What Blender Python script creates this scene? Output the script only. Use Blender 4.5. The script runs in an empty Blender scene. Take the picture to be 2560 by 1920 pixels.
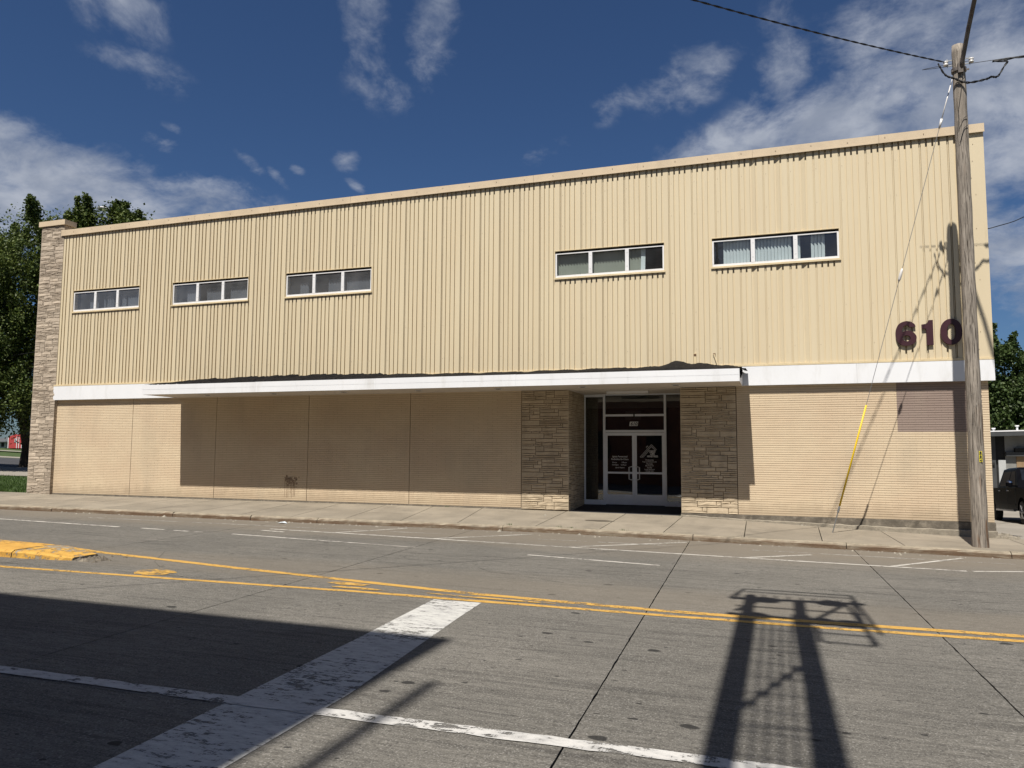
import bpy, bmesh, math, random
import numpy as np
from mathutils import Vector, Matrix
random.seed(7); rng = np.random.default_rng(7)
scene = bpy.context.scene
COL = scene.collection

# ------------------------------------------------------------------ camera
cam_data = bpy.data.cameras.new('camera')
cam = bpy.data.objects.new('camera', cam_data); COL.objects.link(cam)
cam_data.sensor_width = 36.0; cam_data.lens = 1925 / 2560 * 36.0
cam_data.clip_start = 0.1; cam_data.clip_end = 6000
cam.matrix_world = Matrix(((0.94470627, 0.02260225, 0.3271379, 0.0),
                           (0.32786041, -0.08376392, -0.9410054, -21.0),
                           (0.00613351, 0.99622926, -0.08654268, 1.61),
                           (0, 0, 0, 1)))
scene.camera = cam

# ------------------------------------------------------------------ colour management
scene.view_settings.view_transform = 'Standard'
scene.view_settings.look = 'None'
scene.view_settings.exposure = 0.62
scene.view_settings.gamma = 1.0
scene.view_settings.use_curve_mapping = False

# ------------------------------------------------------------------ sun
SUNV = Vector((0.035, 0.5, -0.865)).normalized()
sun_data = bpy.data.lights.new('sun', 'SUN'); sun_data.energy = 4.9
sun_data.angle = math.radians(0.55); sun_data.color = (1.0, 0.945, 0.86)
sun = bpy.data.objects.new('sun', sun_data); COL.objects.link(sun)
sun.rotation_euler = SUNV.to_track_quat('-Z', 'Y').to_euler(); sun.location = (-3, -40, 60)

# ------------------------------------------------------------------ sky
world = bpy.data.worlds.new('World'); scene.world = world; world.use_nodes = True
wt = world.node_tree; wt.nodes.clear()


def N(t, typ, **kw):
    n = t.nodes.new(typ)
    for k, v in kw.items():
        if k in ('operation', 'blend_type', 'noise_dimensions', 'vector_type', 'interpolation_type', 'data_type',
                 'feature', 'distance', 'sky_type', 'clamp', 'use_clamp', 'normalize', 'rotation_type', 'wave_type', 'bands_direction'):
            setattr(n, k, v)
        else:
            key = int(k[1:]) if k[0] == 'i' and k[1:].isdigit() else k.replace('_', ' ')
            if hasattr(v, 'is_output') or isinstance(v, bpy.types.NodeSocket):
                t.links.new(v, n.inputs[key])
            else:
                n.inputs[key].default_value = v
    return n


def ramp01(t, sock, a, b, lo=0.0, hi=1.0, smooth=True):
    n = t.nodes.new('ShaderNodeMapRange'); n.interpolation_type = 'SMOOTHSTEP' if smooth else 'LINEAR'
    t.links.new(sock, n.inputs[0])
    n.inputs[1].default_value = a; n.inputs[2].default_value = b
    n.inputs[3].default_value = lo; n.inputs[4].default_value = hi
    return n.outputs[0]


def mix(t, fac, a, b, mode='MIX'):
    n = t.nodes.new('ShaderNodeMix'); n.data_type = 'RGBA'; n.blend_type = mode
    for s, v in ((n.inputs[0], fac), (n.inputs[6], a), (n.inputs[7], b)):
        if isinstance(v, bpy.types.NodeSocket): t.links.new(v, s)
        else: s.default_value = v if not isinstance(v, tuple) else (tuple(v) + (1,))[:4]
    return n.outputs[2]


def math_(t, op, a, b=None, clamp=False):
    n = t.nodes.new('ShaderNodeMath'); n.operation = op; n.use_clamp = clamp
    for i, v in enumerate((a, b)):
        if v is None: continue
        if isinstance(v, bpy.types.NodeSocket): t.links.new(v, n.inputs[i])
        else: n.inputs[i].default_value = v
    return n.outputs[0]


sky = wt.nodes.new('ShaderNodeTexSky'); sky.sky_type = 'NISHITA'; sky.sun_disc = False
sky.sun_elevation = math.radians(59.9); sky.sun_rotation = math.radians(184)
sky.air_density = 1.0; sky.dust_density = 0.4; sky.ozone_density = 3.0
tc = wt.nodes.new('ShaderNodeTexCoord')
sep = wt.nodes.new('ShaderNodeSeparateXYZ'); wt.links.new(tc.outputs['Generated'], sep.inputs[0])
az = math_(wt, 'ARCTAN2', sep.outputs[0], sep.outputs[1])
el = math_(wt, 'ARCSINE', sep.outputs[2])
azel = wt.nodes.new('ShaderNodeCombineXYZ'); wt.links.new(az, azel.inputs[0]); wt.links.new(el, azel.inputs[1])
# clouds: banks by direction, in view and added out of it (azimuth, elevation, half width, half height, tilt, weight)
BANKS = [(-0.88, 0.300, 0.20, 0.045, -12, 1.00), (-0.74, 0.296, 0.14, 0.030, -10, .78), (-0.96, 0.245, 0.12, 0.06, 0, 1.0),
         (-0.845, 0.485, 0.075, 0.035, -5, .62), (-0.83, 0.436, 0.09, 0.020, -12, .42), 
         (-0.54, 0.51, 0.038, 0.075, 14, .66), (-0.44, 0.52, 0.040, 0.065, -8, .60), (-0.50, 0.445, 0.035, 0.022, -30, .34),
         (-0.095, 0.462, 0.07, 0.032, 22, .74), (-0.17, 0.44, 0.03, 0.015, 0, .4), (0.02, 0.455, 0.045, 0.06, 8, .78),
         (0.11, 0.468, 0.10, 0.04, 10, .74), (0.10, 0.395, 0.17, 0.06, 16, 1.0), (-0.04, 0.362, 0.13, 0.040, 12, .95),
         (0.23, 0.37, 0.14, 0.13, 20, 1.05), (0.26, 0.23, 0.09, 0.08, 10, .8), (0.20, 0.49, 0.14, 0.04, 10, .72),
         (0.55, 0.35, 0.25, 0.16, 20, .9), (-0.672, 0.346, 0.022, 0.008, -32, .62), (-0.640, 0.333, 0.02, 0.006, -38, .46),
         (-0.552, 0.358, 0.020, 0.013, -10, .52), (-0.541, 0.331, 0.016, 0.006, -28, .60), (-0.615, 0.343, 0.013, 0.006, -20, .5),
         (-0.205, 0.435, 0.035, 0.02, 40, .36), (-0.285, 0.385, 0.045, 0.016, 30, .40), (-0.775, 0.352, 0.03, 0.012, -20, .45),
         (-0.765, 0.372, 0.018, 0.006, -10, .42),
         (-1.4, 0.35, 0.3, 0.12, 0, .9), (1.3, 0.5, 0.35, 0.15, 0, .8), (2.3, 0.4, 0.4, 0.16, 10, .9), (-2.2, 0.6, 0.4, 0.15, -10, .85),
         (3.0, 0.45, 0.4, 0.25, 0, 1.0), (-2.9, 0.4, 0.4, 0.22, 0, 1.0), (2.4, .7, .5, .3, 0, .95), (-2.4, .35, .4, .2, 0, 1.0), (0.6, 1.15, 1.3, .22, 0, .95), (-1.9, 1.0, .9, .2, 0, .9), (3.0, .95, .7, .2, 0, .95), (-2.9, .95, .5, .2, 0, .95), (1.7, .8, .5, .25, 0, .9)]  # unseen banks behind and overhead, added to fill the shade with light
cov = None
for (a0, e0, ra, re, tilt, w) in BANKS:
    mp = wt.nodes.new('ShaderNodeMapping'); mp.vector_type = 'TEXTURE'
    wt.links.new(azel.outputs[0], mp.inputs[0])
    mp.inputs[1].default_value = (a0, e0, 0); mp.inputs[2].default_value = (0, 0, math.radians(tilt)); mp.inputs[3].default_value = (ra * 1.5, re * 1.7, 1)
    ln = wt.nodes.new('ShaderNodeVectorMath'); ln.operation = 'LENGTH'; wt.links.new(mp.outputs[0], ln.inputs[0])
    v = ramp01(wt, ln.outputs['Value'], 0.15, 1.0, w, 0.0)
    cov = v if cov is None else math_(wt, 'MAXIMUM', cov, v)
# noise in a flat cloud layer seen in perspective
zz = math_(wt, 'ADD', math_(wt, 'MAXIMUM', sep.outputs[2], 0.0), 0.42)
px_ = math_(wt, 'DIVIDE', sep.outputs[0], zz); py_ = math_(wt, 'DIVIDE', sep.outputs[1], zz)
lay = wt.nodes.new('ShaderNodeCombineXYZ'); wt.links.new(px_, lay.inputs[0]); wt.links.new(py_, lay.inputs[1])
wob = N(wt, 'ShaderNodeTexNoise', Vector=lay.outputs[0], Scale=4.0, Detail=3.0)
vm = wt.nodes.new('ShaderNodeVectorMath'); vm.operation = 'MULTIPLY_ADD'
wt.links.new(wob.outputs['Color'], vm.inputs[0]); vm.inputs[1].default_value = (.10, .10, .10); wt.links.new(lay.outputs[0], vm.inputs[2])
n1 = N(wt, 'ShaderNodeTexNoise', Vector=vm.outputs[0], Scale=8.5, Detail=9.0, Roughness=0.62)
n2 = N(wt, 'ShaderNodeTexNoise', Vector=vm.outputs[0], Scale=30.0, Detail=6.0, Roughness=0.62)
nn = math_(wt, 'ADD', math_(wt, 'MULTIPLY', n1.outputs[0], 0.72), math_(wt, 'MULTIPLY', n2.outputs[0], 0.28))
dens = math_(wt, 'ADD', math_(wt, 'MULTIPLY', math_(wt, 'SUBTRACT', nn, 0.5), 3.0), math_(wt, 'SUBTRACT', math_(wt, 'MULTIPLY', cov, 1.12), 0.38))
alpha = ramp01(wt, dens, -0.12, 1.05)
alpha = math_(wt, 'MULTIPLY', alpha, ramp01(wt, cov, 0.0, 0.25))
alpha = math_(wt, 'MULTIPLY', alpha, 0.90)
n3 = N(wt, 'ShaderNodeTexNoise', Vector=vm.outputs[0], Scale=14.0, Detail=5.0)
shade = ramp01(wt, n3.outputs[0], 0.3, 0.7)
skyc = mix(wt, 1.0, sky.outputs[0], (0.25, 0.332, 0.445), 'MULTIPLY')
cloudc = mix(wt, shade, (2.2, 2.5, 3.15), (3.6, 3.85, 4.4))
final = mix(wt, alpha, skyc, cloudc)
bg = wt.nodes.new('ShaderNodeBackground'); wt.links.new(final, bg.inputs[0]); bg.inputs[1].default_value = 0.085
wo = wt.nodes.new('ShaderNodeOutputWorld'); wt.links.new(bg.outputs[0], wo.inputs[0])


# ------------------------------------------------------------------ terrain height
def ZR(x, y): return -0.4701 - 0.00935 * x + 0.00104 * (y + 21)


def ZT(x, y):
    z = -0.4701 - 0.00935 * max(min(x, 60), -120) + 0.00104 * (min(y, 200) + 21)
    if x < -50: z += 1.0 * (min(-x - 50, 70) / 54) ** 1.6
    return z


# ------------------------------------------------------------------ materials
MATS = {}


def newmat(name):
    m = bpy.data.materials.new(name); m.use_nodes = True
    t = m.node_tree; t.nodes.clear()
    out = t.nodes.new('ShaderNodeOutputMaterial')
    b = t.nodes.new('ShaderNodeBsdfPrincipled'); t.links.new(b.outputs[0], out.inputs[0])
    MATS[name] = m
    return m, t, b, out


def wcoord(t, scale=(1, 1, 1)):
    g = t.nodes.new('ShaderNodeNewGeometry')
    mp = t.nodes.new('ShaderNodeMapping'); t.links.new(g.outputs['Position'], mp.inputs[0]); mp.inputs[3].default_value = scale
    return mp.outputs[0]


def M(name, col, rough=0.8, var=0.12, scale=1.5, stretch=(1, 1, 1), bump=0.0, bscale=60, spec=0.3, metal=0.0, objvar=0.0,
      dirt=None, dirt_amt=0.0, dirt_scale=1.0, dirt_stretch=(1, 1, 1), fine=0.08, finescale=90, coat=0.0):
    m, t, b, out = newmat(name)
    v = wcoord(t, stretch)
    n = N(t, 'ShaderNodeTexNoise', Vector=v, Scale=scale, Detail=6.0, Roughness=0.6)
    f = ramp01(t, n.outputs[0], 0.28, 0.72, 1 - var, 1 + var)
    if fine:
        nf = N(t, 'ShaderNodeTexNoise', Vector=v, Scale=finescale, Detail=3.0)
        f = math_(t, 'MULTIPLY', f, ramp01(t, nf.outputs[0], 0.3, 0.7, 1 - fine, 1 + fine))
    if objvar:
        oi = t.nodes.new('ShaderNodeObjectInfo')
        f = math_(t, 'MULTIPLY', f, ramp01(t, oi.outputs['Random'], 0, 1, 1 - objvar, 1 + objvar, False))
    cc = t.nodes.new('ShaderNodeCombineXYZ')
    for i in range(3): t.links.new(f, cc.inputs[i])
    c = mix(t, 1.0, tuple(col), cc.outputs[0], 'MULTIPLY')
    if dirt:
        nd = N(t, 'ShaderNodeTexNoise', Vector=wcoord(t, dirt_stretch), Scale=dirt_scale, Detail=8.0, Roughness=0.65)
        c = mix(t, ramp01(t, nd.outputs[0], 0.5, 0.75, 0, dirt_amt), c, tuple(dirt))
    t.links.new(c, b.inputs['Base Color'])
    b.inputs['Roughness'].default_value = rough; b.inputs['Specular IOR Level'].default_value = spec
    b.inputs['Metallic'].default_value = metal; b.inputs['Coat Weight'].default_value = coat
    if bump:
        nb = N(t, 'ShaderNodeTexNoise', Vector=wcoord(t), Scale=bscale, Detail=5.0)
        bn = t.nodes.new('ShaderNodeBump'); bn.inputs['Strength'].default_value = bump; bn.inputs['Distance'].default_value = 0.01
        t.links.new(nb.outputs[0], bn.inputs['Height']); t.links.new(bn.outputs[0], b.inputs['Normal'])
    return m


def concrete_nodes(t, base, alt, streaks, spots):
    """colour of a concrete road: large blotches, tyre streaks along x, fine grain, oil drips"""
    v = wcoord(t)
    big = N(t, 'ShaderNodeTexNoise', Vector=v, Scale=0.45, Detail=5.0)
    c = mix(t, ramp01(t, big.outputs[0], 0.3, 0.7), base, alt)
    s1 = N(t, 'ShaderNodeTexNoise', Vector=wcoord(t, (0.35, 7.0, 1)), Scale=1.3, Detail=7.0, Roughness=0.62)
    c = mix(t, ramp01(t, s1.outputs[0], 0.50, 0.72, 0, streaks), c, (0.02, 0.019, 0.018))
    md_ = N(t, 'ShaderNodeTexNoise', Vector=wcoord(t, (1, 2.2, 1)), Scale=7.0, Detail=8.0, Roughness=.75)
    c = mix(t, ramp01(t, md_.outputs[0], 0.40, 0.68, 0, .38), c, (0.036, 0.034, 0.031))
    c = mix(t, ramp01(t, md_.outputs[0], 0.46, 0.30, 0, .30), c, (0.17, 0.16, 0.142))
    s2 = N(t, 'ShaderNodeTexNoise', Vector=wcoord(t, (2.0, 30.0, 1)), Scale=1.2, Detail=5.0, Roughness=0.7)
    c = mix(t, ramp01(t, s2.outputs[0], 0.38, 0.66, 0.0, 0.42), c, (0.035, 0.033, 0.03))
    g = N(t, 'ShaderNodeTexNoise', Vector=v, Scale=70.0, Detail=3.0)
    c = mix(t, ramp01(t, g.outputs[0], 0.52, 0.72, 0, 0.70), c, (0.26, 0.25, 0.23))
    g2 = N(t, 'ShaderNodeTexNoise', Vector=v, Scale=45.0, Detail=3.0)
    c = mix(t, ramp01(t, g2.outputs[0], 0.50, 0.72, 0, 0.60), c, (0.025, 0.024, 0.022))
    if spots:
        for sc, th, amt in ((2.2, 0.15, 0.85), (5.0, 0.16, 0.8), (11.0, 0.16, 0.7)):
            wv = N(t, 'ShaderNodeTexNoise', Vector=v, Scale=9.0, Detail=2.0)
            add = t.nodes.new('ShaderNodeVectorMath'); add.operation = 'MULTIPLY_ADD'
            t.links.new(wv.outputs['Color'], add.inputs[0]); add.inputs[1].default_value = (.09, .05, .0)
            t.links.new(wcoord(t, (.75, 1.15, 0)), add.inputs[2])
            vo = N(t, 'ShaderNodeTexVoronoi', Vector=add.outputs[0], Scale=sc)
            sx = t.nodes.new('ShaderNodeSeparateColor'); t.links.new(vo.outputs['Color'], sx.inputs[0])
            rad = ramp01(t, sx.outputs[0], 0.40, 1.0, 0.0, th, False)
            dd = math_(t, 'SUBTRACT', rad, vo.outputs['Distance'])
            c = mix(t, ramp01(t, dd, 0.0, 0.03, 0, amt), c, (0.012, 0.012, 0.012))
    return c


def mat_road():
    m, t, b, out = newmat('road_concrete')
    c = concrete_nodes(t, (0.152, 0.142, 0.125), (0.122, 0.115, 0.102), 0.52, True)
    # warmer dust towards the kerb lane and around the centre
    oi = t.nodes.new('ShaderNodeObjectInfo')
    k = ramp01(t, oi.outputs['Random'], 0, 1, 0.95, 1.05, False)
    cc = t.nodes.new('ShaderNodeCombineXYZ')
    for i in range(3): t.links.new(k, cc.inputs[i])
    c = mix(t, 1.0, c, cc.outputs[0], 'MULTIPLY')
    g = t.nodes.new('ShaderNodeNewGeometry'); sp = t.nodes.new('ShaderNodeSeparateXYZ'); t.links.new(g.outputs['Position'], sp.inputs[0])
    nz = N(t, 'ShaderNodeTexNoise', Vector=wcoord(t, (.3, 1, 1)), Scale=1.4, Detail=5.0)
    yk = math_(t, 'ADD', sp.outputs[1], math_(t, 'MULTIPLY', nz.outputs[0], 1.6))
    d1 = ramp01(t, yk, -5.6, -3.0, 0, .75)
    d2 = math_(t, 'MULTIPLY', ramp01(t, yk, -10.3, -9.3, 0, 1), ramp01(t, yk, -8.9, -7.6, .42, 0))
    c = mix(t, math_(t, 'MAXIMUM', d1, d2), c, (0.150, 0.128, 0.100))
    t.links.new(c, b.inputs['Base Color']); b.inputs['Roughness'].default_value = 0.88; b.inputs['Specular IOR Level'].default_value = 0.22
    nb = N(t, 'ShaderNodeTexNoise', Vector=wcoord(t, (1, 3, 1)), Scale=60.0, Detail=5.0)
    bn = t.nodes.new('ShaderNodeBump'); bn.inputs['Strength'].default_value = 0.35; bn.inputs['Distance'].default_value = 0.008
    t.links.new(nb.outputs[0], bn.inputs['Height']); t.links.new(bn.outputs[0], b.inputs['Normal'])
    return m


def mat_paint(name, col, wear=0.5, holes=1.0, col2=None, wscale=(1, 3, 1)):
    m, t, b, out = newmat(name)
    n1 = N(t, 'ShaderNodeTexNoise', Vector=wcoord(t, wscale), Scale=6.0, Detail=10.0, Roughness=0.72)
    n2 = N(t, 'ShaderNodeTexNoise', Vector=wcoord(t, (1, 1, 1)), Scale=1.3, Detail=3.0)
    n4 = N(t, 'ShaderNodeTexNoise', Vector=wcoord(t, (14, 1.2, 1)), Scale=5.0, Detail=6.0, Roughness=.7)
    s = math_(t, 'ADD', math_(t, 'ADD', n1.outputs[0], math_(t, 'MULTIPLY', n2.outputs[0], 0.45)), math_(t, 'MULTIPLY', n4.outputs[0], .35))
    f = ramp01(t, s, 1.09 - 0.22 * wear, 1.15 - 0.22 * wear, 0.0, holes)
    c = mix(t, ramp01(t, n1.outputs[0], 0.35, 0.65), tuple(col), tuple(col2 or [q * 0.72 for q in col]))
    vo = N(t, 'ShaderNodeTexVoronoi', Vector=wcoord(t, (.7, 1.2, 0)), Scale=8.0)
    sx = t.nodes.new('ShaderNodeSeparateColor'); t.links.new(vo.outputs['Color'], sx.inputs[0])
    dd = math_(t, 'SUBTRACT', ramp01(t, sx.outputs[0], 0.6, 1.0, 0.0, .16, False), vo.outputs['Distance'])
    c = mix(t, ramp01(t, dd, 0.0, 0.03, 0, .85), c, (0.03, 0.03, 0.028))
    g = N(t, 'ShaderNodeTexNoise', Vector=wcoord(t), Scale=110.0, Detail=2.0)
    c = mix(t, ramp01(t, g.outputs[0], 0.5, 0.75, 0, 0.4), c, tuple(q * 0.5 for q in col))
    t.links.new(c, b.inputs['Base Color']); b.inputs['Roughness'].default_value = 0.75; b.inputs['Specular IOR Level'].default_value = .25
    tr = t.nodes.new('ShaderNodeBsdfTransparent'); mx = t.nodes.new('ShaderNodeMixShader')
    t.links.new(f, mx.inputs[0]); t.links.new(b.outputs[0], mx.inputs[1]); t.links.new(tr.outputs[0], mx.inputs[2])
    t.links.new(mx.outputs[0], out.inputs[0])
    return m


def mat_glass(name, tint, refl=1.0, rough=0.0, ior=1.5, dust_haze=0.0):
    m, t, b, out = newmat(name); t.nodes.remove(b)
    g = t.nodes.new('ShaderNodeNewGeometry')
    dp = t.nodes.new('ShaderNodeVectorMath'); dp.operation = 'DOT_PRODUCT'
    t.links.new(g.outputs['Normal'], dp.inputs[0]); t.links.new(g.outputs['Incoming'], dp.inputs[1])
    k = math_(t, 'SUBTRACT', 1.0, math_(t, 'ABSOLUTE', dp.outputs['Value']))
    sch = math_(t, 'ADD', math_(t, 'MULTIPLY', math_(t, 'POWER', k, 5.0), 0.92), 0.08)
    nb = N(t, 'ShaderNodeTexNoise', Vector=g.outputs['Position'], Scale=1.3, Detail=1.0)
    bn = t.nodes.new('ShaderNodeBump'); bn.inputs['Strength'].default_value = 0.06; bn.inputs['Distance'].default_value = 0.05
    t.links.new(nb.outputs[0], bn.inputs['Height'])
    gl = t.nodes.new('ShaderNodeBsdfGlossy'); gl.inputs['Roughness'].default_value = rough; gl.inputs[0].default_value = (.95, .97, 1, 1)
    t.links.new(bn.outputs[0], gl.inputs['Normal'])
    tr = t.nodes.new('ShaderNodeBsdfTransparent'); tr.inputs[0].default_value = (*tint, 1)
    mx = t.nodes.new('ShaderNodeMixShader')
    f = math_(t, 'MULTIPLY', sch, refl, True)
    t.links.new(f, mx.inputs[0]); t.links.new(tr.outputs[0], mx.inputs[1]); t.links.new(gl.outputs[0], mx.inputs[2])
    res = mx.outputs[0]
    if dust_haze:
        nd = N(t, 'ShaderNodeTexNoise', Vector=g.outputs['Position'], Scale=1.7, Detail=4.0)
        df = t.nodes.new('ShaderNodeBsdfDiffuse'); df.inputs[0].default_value = (.42, .43, .45, 1)  # grey veil painted in for reflected sky haze, along with dust on the glass
        m2 = t.nodes.new('ShaderNodeMixShader'); t.links.new(ramp01(t, nd.outputs[0], .3, .7, dust_haze * .7, dust_haze * 1.3), m2.inputs[0])
        t.links.new(res, m2.inputs[1]); t.links.new(df.outputs[0], m2.inputs[2]); res = m2.outputs[0]
    t.links.new(res, out.inputs[0])
    return m


def mat_brick(name, col, col2):
    m, t, b, out = newmat(name)
    n = N(t, 'ShaderNodeTexNoise', Vector=wcoord(t, (.6, 1, 1)), Scale=0.9, Detail=6.0, Roughness=.6)
    c = mix(t, ramp01(t, n.outputs[0], 0.32, 0.68), col, col2)
    n2 = N(t, 'ShaderNodeTexNoise', Vector=wcoord(t, (3.3, 1, 17.4)), Scale=1.0, Detail=0.0)
    c = mix(t, ramp01(t, n2.outputs[0], 0.3, 0.7, 0.0, .16), c, tuple(q * .7 for q in col))
    n3 = N(t, 'ShaderNodeTexNoise', Vector=wcoord(t), Scale=70.0, Detail=4.0)
    c = mix(t, ramp01(t, n3.outputs[0], 0.5, 0.75, 0.0, .22), c, tuple(q * .6 for q in col))
    gp_ = t.nodes.new('ShaderNodeNewGeometry'); sp_ = t.nodes.new('ShaderNodeSeparateXYZ'); t.links.new(gp_.outputs['Position'], sp_.inputs[0])
    nb_ = N(t, 'ShaderNodeTexNoise', Vector=wcoord(t, (1.5, 1, 1)), Scale=2.5, Detail=6.0)
    c = mix(t, ramp01(t, math_(t, 'SUBTRACT', sp_.outputs[2], math_(t, 'MULTIPLY', nb_.outputs[0], .5)), -.25, .22, .45, 0), c, (0.26, 0.20, 0.135))
    # grey grime in soft vertical patches
    n4 = N(t, 'ShaderNodeTexNoise', Vector=wcoord(t, (1.0, 1, .35)), Scale=1.1, Detail=5.0)
    c = mix(t, ramp01(t, n4.outputs[0], 0.5, 0.75, 0.0, .28), c, (0.34, 0.285, 0.215))
    t.links.new(c, b.inputs['Base Color']); b.inputs['Roughness'].default_value = .85; b.inputs['Specular IOR Level'].default_value = .25
    bn = t.nodes.new('ShaderNodeBump'); bn.inputs['Strength'].default_value = .35; bn.inputs['Distance'].default_value = .004
    t.links.new(n3.outputs[0], bn.inputs['Height']); t.links.new(bn.outputs[0], b.inputs['Normal'])
    return m


def mat_siding():
    m, t, b, out = newmat('siding_metal')
    c0 = (0.565, 0.485, 0.338)
    n = N(t, 'ShaderNodeTexNoise', Vector=wcoord(t, (1.2, 1, .25)), Scale=1.6, Detail=6.0)
    c = mix(t, ramp01(t, n.outputs[0], 0.3, 0.7), c0, (0.550, 0.465, 0.320))
    oi = t.nodes.new('ShaderNodeObjectInfo')
    c = mix(t, ramp01(t, oi.outputs['Random'], 0, 1, 0, .25, False), c, (0.50, 0.42, 0.29))
    n2 = N(t, 'ShaderNodeTexNoise', Vector=wcoord(t, (9, 9, .6)), Scale=1.5, Detail=8.0, Roughness=.7)
    c = mix(t, ramp01(t, n2.outputs[0], 0.57, 0.82, 0, .45), c, (0.33, 0.26, 0.17))
    # chips and rust flecks
    vo = N(t, 'ShaderNodeTexVoronoi', Vector=wcoord(t), Scale=3.2)
    sx = t.nodes.new('ShaderNodeSeparateColor'); t.links.new(vo.outputs['Color'], sx.inputs[0])
    dd = math_(t, 'SUBTRACT', ramp01(t, sx.outputs[0], 0.55, 1.0, 0.0, .05, False), vo.outputs['Distance'])
    c = mix(t, ramp01(t, dd, 0.0, 0.02, 0, .75), c, (0.22, 0.15, 0.09))
    t.links.new(c, b.inputs['Base Color']); b.inputs['Roughness'].default_value = .55; b.inputs['Specular IOR Level'].default_value = .3
    nb = N(t, 'ShaderNodeTexNoise', Vector=wcoord(t, (5, 5, .7)), Scale=2.0, Detail=3.0)
    bn = t.nodes.new('ShaderNodeBump'); bn.inputs['Strength'].default_value = .25; bn.inputs['Distance'].default_value = .01
    t.links.new(nb.outputs[0], bn.inputs['Height']); t.links.new(bn.outputs[0], b.inputs['Normal'])
    return m


def mat_leaf(name, c1, c2):
    m, t, b, out = newmat(name)
    g = t.nodes.new('ShaderNodeNewGeometry')
    n = N(t, 'ShaderNodeTexNoise', Vector=g.outputs['Position'], Scale=.7, Detail=3.0)
    c = mix(t, ramp01(t, g.outputs['Random Per Island'], 0, 1, 0, 1, False), c1, c2)
    c = mix(t, ramp01(t, n.outputs[0], .35, .65, 0, .5), c, tuple(q * .55 for q in c1))
    t.links.new(c, b.inputs['Base Color']); b.inputs['Roughness'].default_value = .55; b.inputs['Specular IOR Level'].default_value = .3
    tl = t.nodes.new('ShaderNodeBsdfTranslucent'); t.links.new(c, tl.inputs[0])
    mx = t.nodes.new('ShaderNodeMixShader'); mx.inputs[0].default_value = .22
    t.links.new(b.outputs[0], mx.inputs[1]); t.links.new(tl.outputs[0], mx.inputs[2]); t.links.new(mx.outputs[0], out.inputs[0])
    return m


def mat_kerb():
    m, t, b, out = newmat('kerb_concrete')
    g = t.nodes.new('ShaderNodeNewGeometry'); nm = t.nodes.new('ShaderNodeSeparateXYZ'); t.links.new(g.outputs['Normal'], nm.inputs[0])
    n = N(t, 'ShaderNodeTexNoise', Vector=wcoord(t), Scale=5.0, Detail=7.0, Roughness=.65)
    c = mix(t, ramp01(t, n.outputs[0], .3, .7), (0.29, 0.25, 0.19), (0.19, 0.165, 0.125))
    n2 = N(t, 'ShaderNodeTexNoise', Vector=wcoord(t, (.5, 1, 3)), Scale=3.0, Detail=8.0, Roughness=.7)
    rust = math_(t, 'MULTIPLY', ramp01(t, n2.outputs[0], .34, .60, .25, .92), ramp01(t, nm.outputs[2], .35, .85, 1, 0))
    c = mix(t, rust, c, (0.105, 0.062, 0.036))
    g2 = N(t, 'ShaderNodeTexNoise', Vector=wcoord(t), Scale=60.0, Detail=3.0)
    c = mix(t, ramp01(t, g2.outputs[0], .55, .75, 0, .4), c, (0.10, 0.09, 0.075))
    t.links.new(c, b.inputs['Base Color']); b.inputs['Roughness'].default_value = .9; b.inputs['Specular IOR Level'].default_value = .2
    bn = t.nodes.new('ShaderNodeBump'); bn.inputs['Strength'].default_value = .6; bn.inputs['Distance'].default_value = .015
    t.links.new(g2.outputs[0], bn.inputs['Height']); t.links.new(bn.outputs[0], b.inputs['Normal'])
    return m


def mat_wood():
    m, t, b, out = newmat('pole_wood')
    v = wcoord(t, (1, 1, .06))
    n = N(t, 'ShaderNodeTexNoise', Vector=v, Scale=28.0, Detail=8.0, Roughness=.7)
    c = mix(t, ramp01(t, n.outputs[0], .3, .7), (0.145, 0.125, 0.104), (0.34, 0.30, 0.255))
    n2 = N(t, 'ShaderNodeTexNoise', Vector=wcoord(t, (1, 1, .12)), Scale=9.0, Detail=4.0)
    g = t.nodes.new('ShaderNodeNewGeometry'); sp = t.nodes.new('ShaderNodeSeparateXYZ'); t.links.new(g.outputs['Position'], sp.inputs[0])
    c = mix(t, math_(t, 'MULTIPLY', ramp01(t, n2.outputs[0], .56, .68, 0, .75), ramp01(t, sp.outputs[2], 1.3, 3.5, 1, .15)), c, (0.16, 0.082, 0.038))
    n3 = N(t, 'ShaderNodeTexNoise', Vector=wcoord(t, (1, 1, .018)), Scale=85.0, Detail=5.0)
    crack = ramp01(t, n3.outputs[0], .57, .64, 0, .9)
    c = mix(t, crack, c, (0.03, 0.022, 0.016))
    t.links.new(c, b.inputs['Base Color']); b.inputs['Roughness'].default_value = .85; b.inputs['Specular IOR Level'].default_value = .2
    bn = t.nodes.new('ShaderNodeBump'); bn.inputs['Strength'].default_value = .8; bn.inputs['Distance'].default_value = .012
    t.links.new(math_(t, 'SUBTRACT', n.outputs[0], crack), bn.inputs['Height']); t.links.new(bn.outputs[0], b.inputs['Normal'])
    return m


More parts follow.
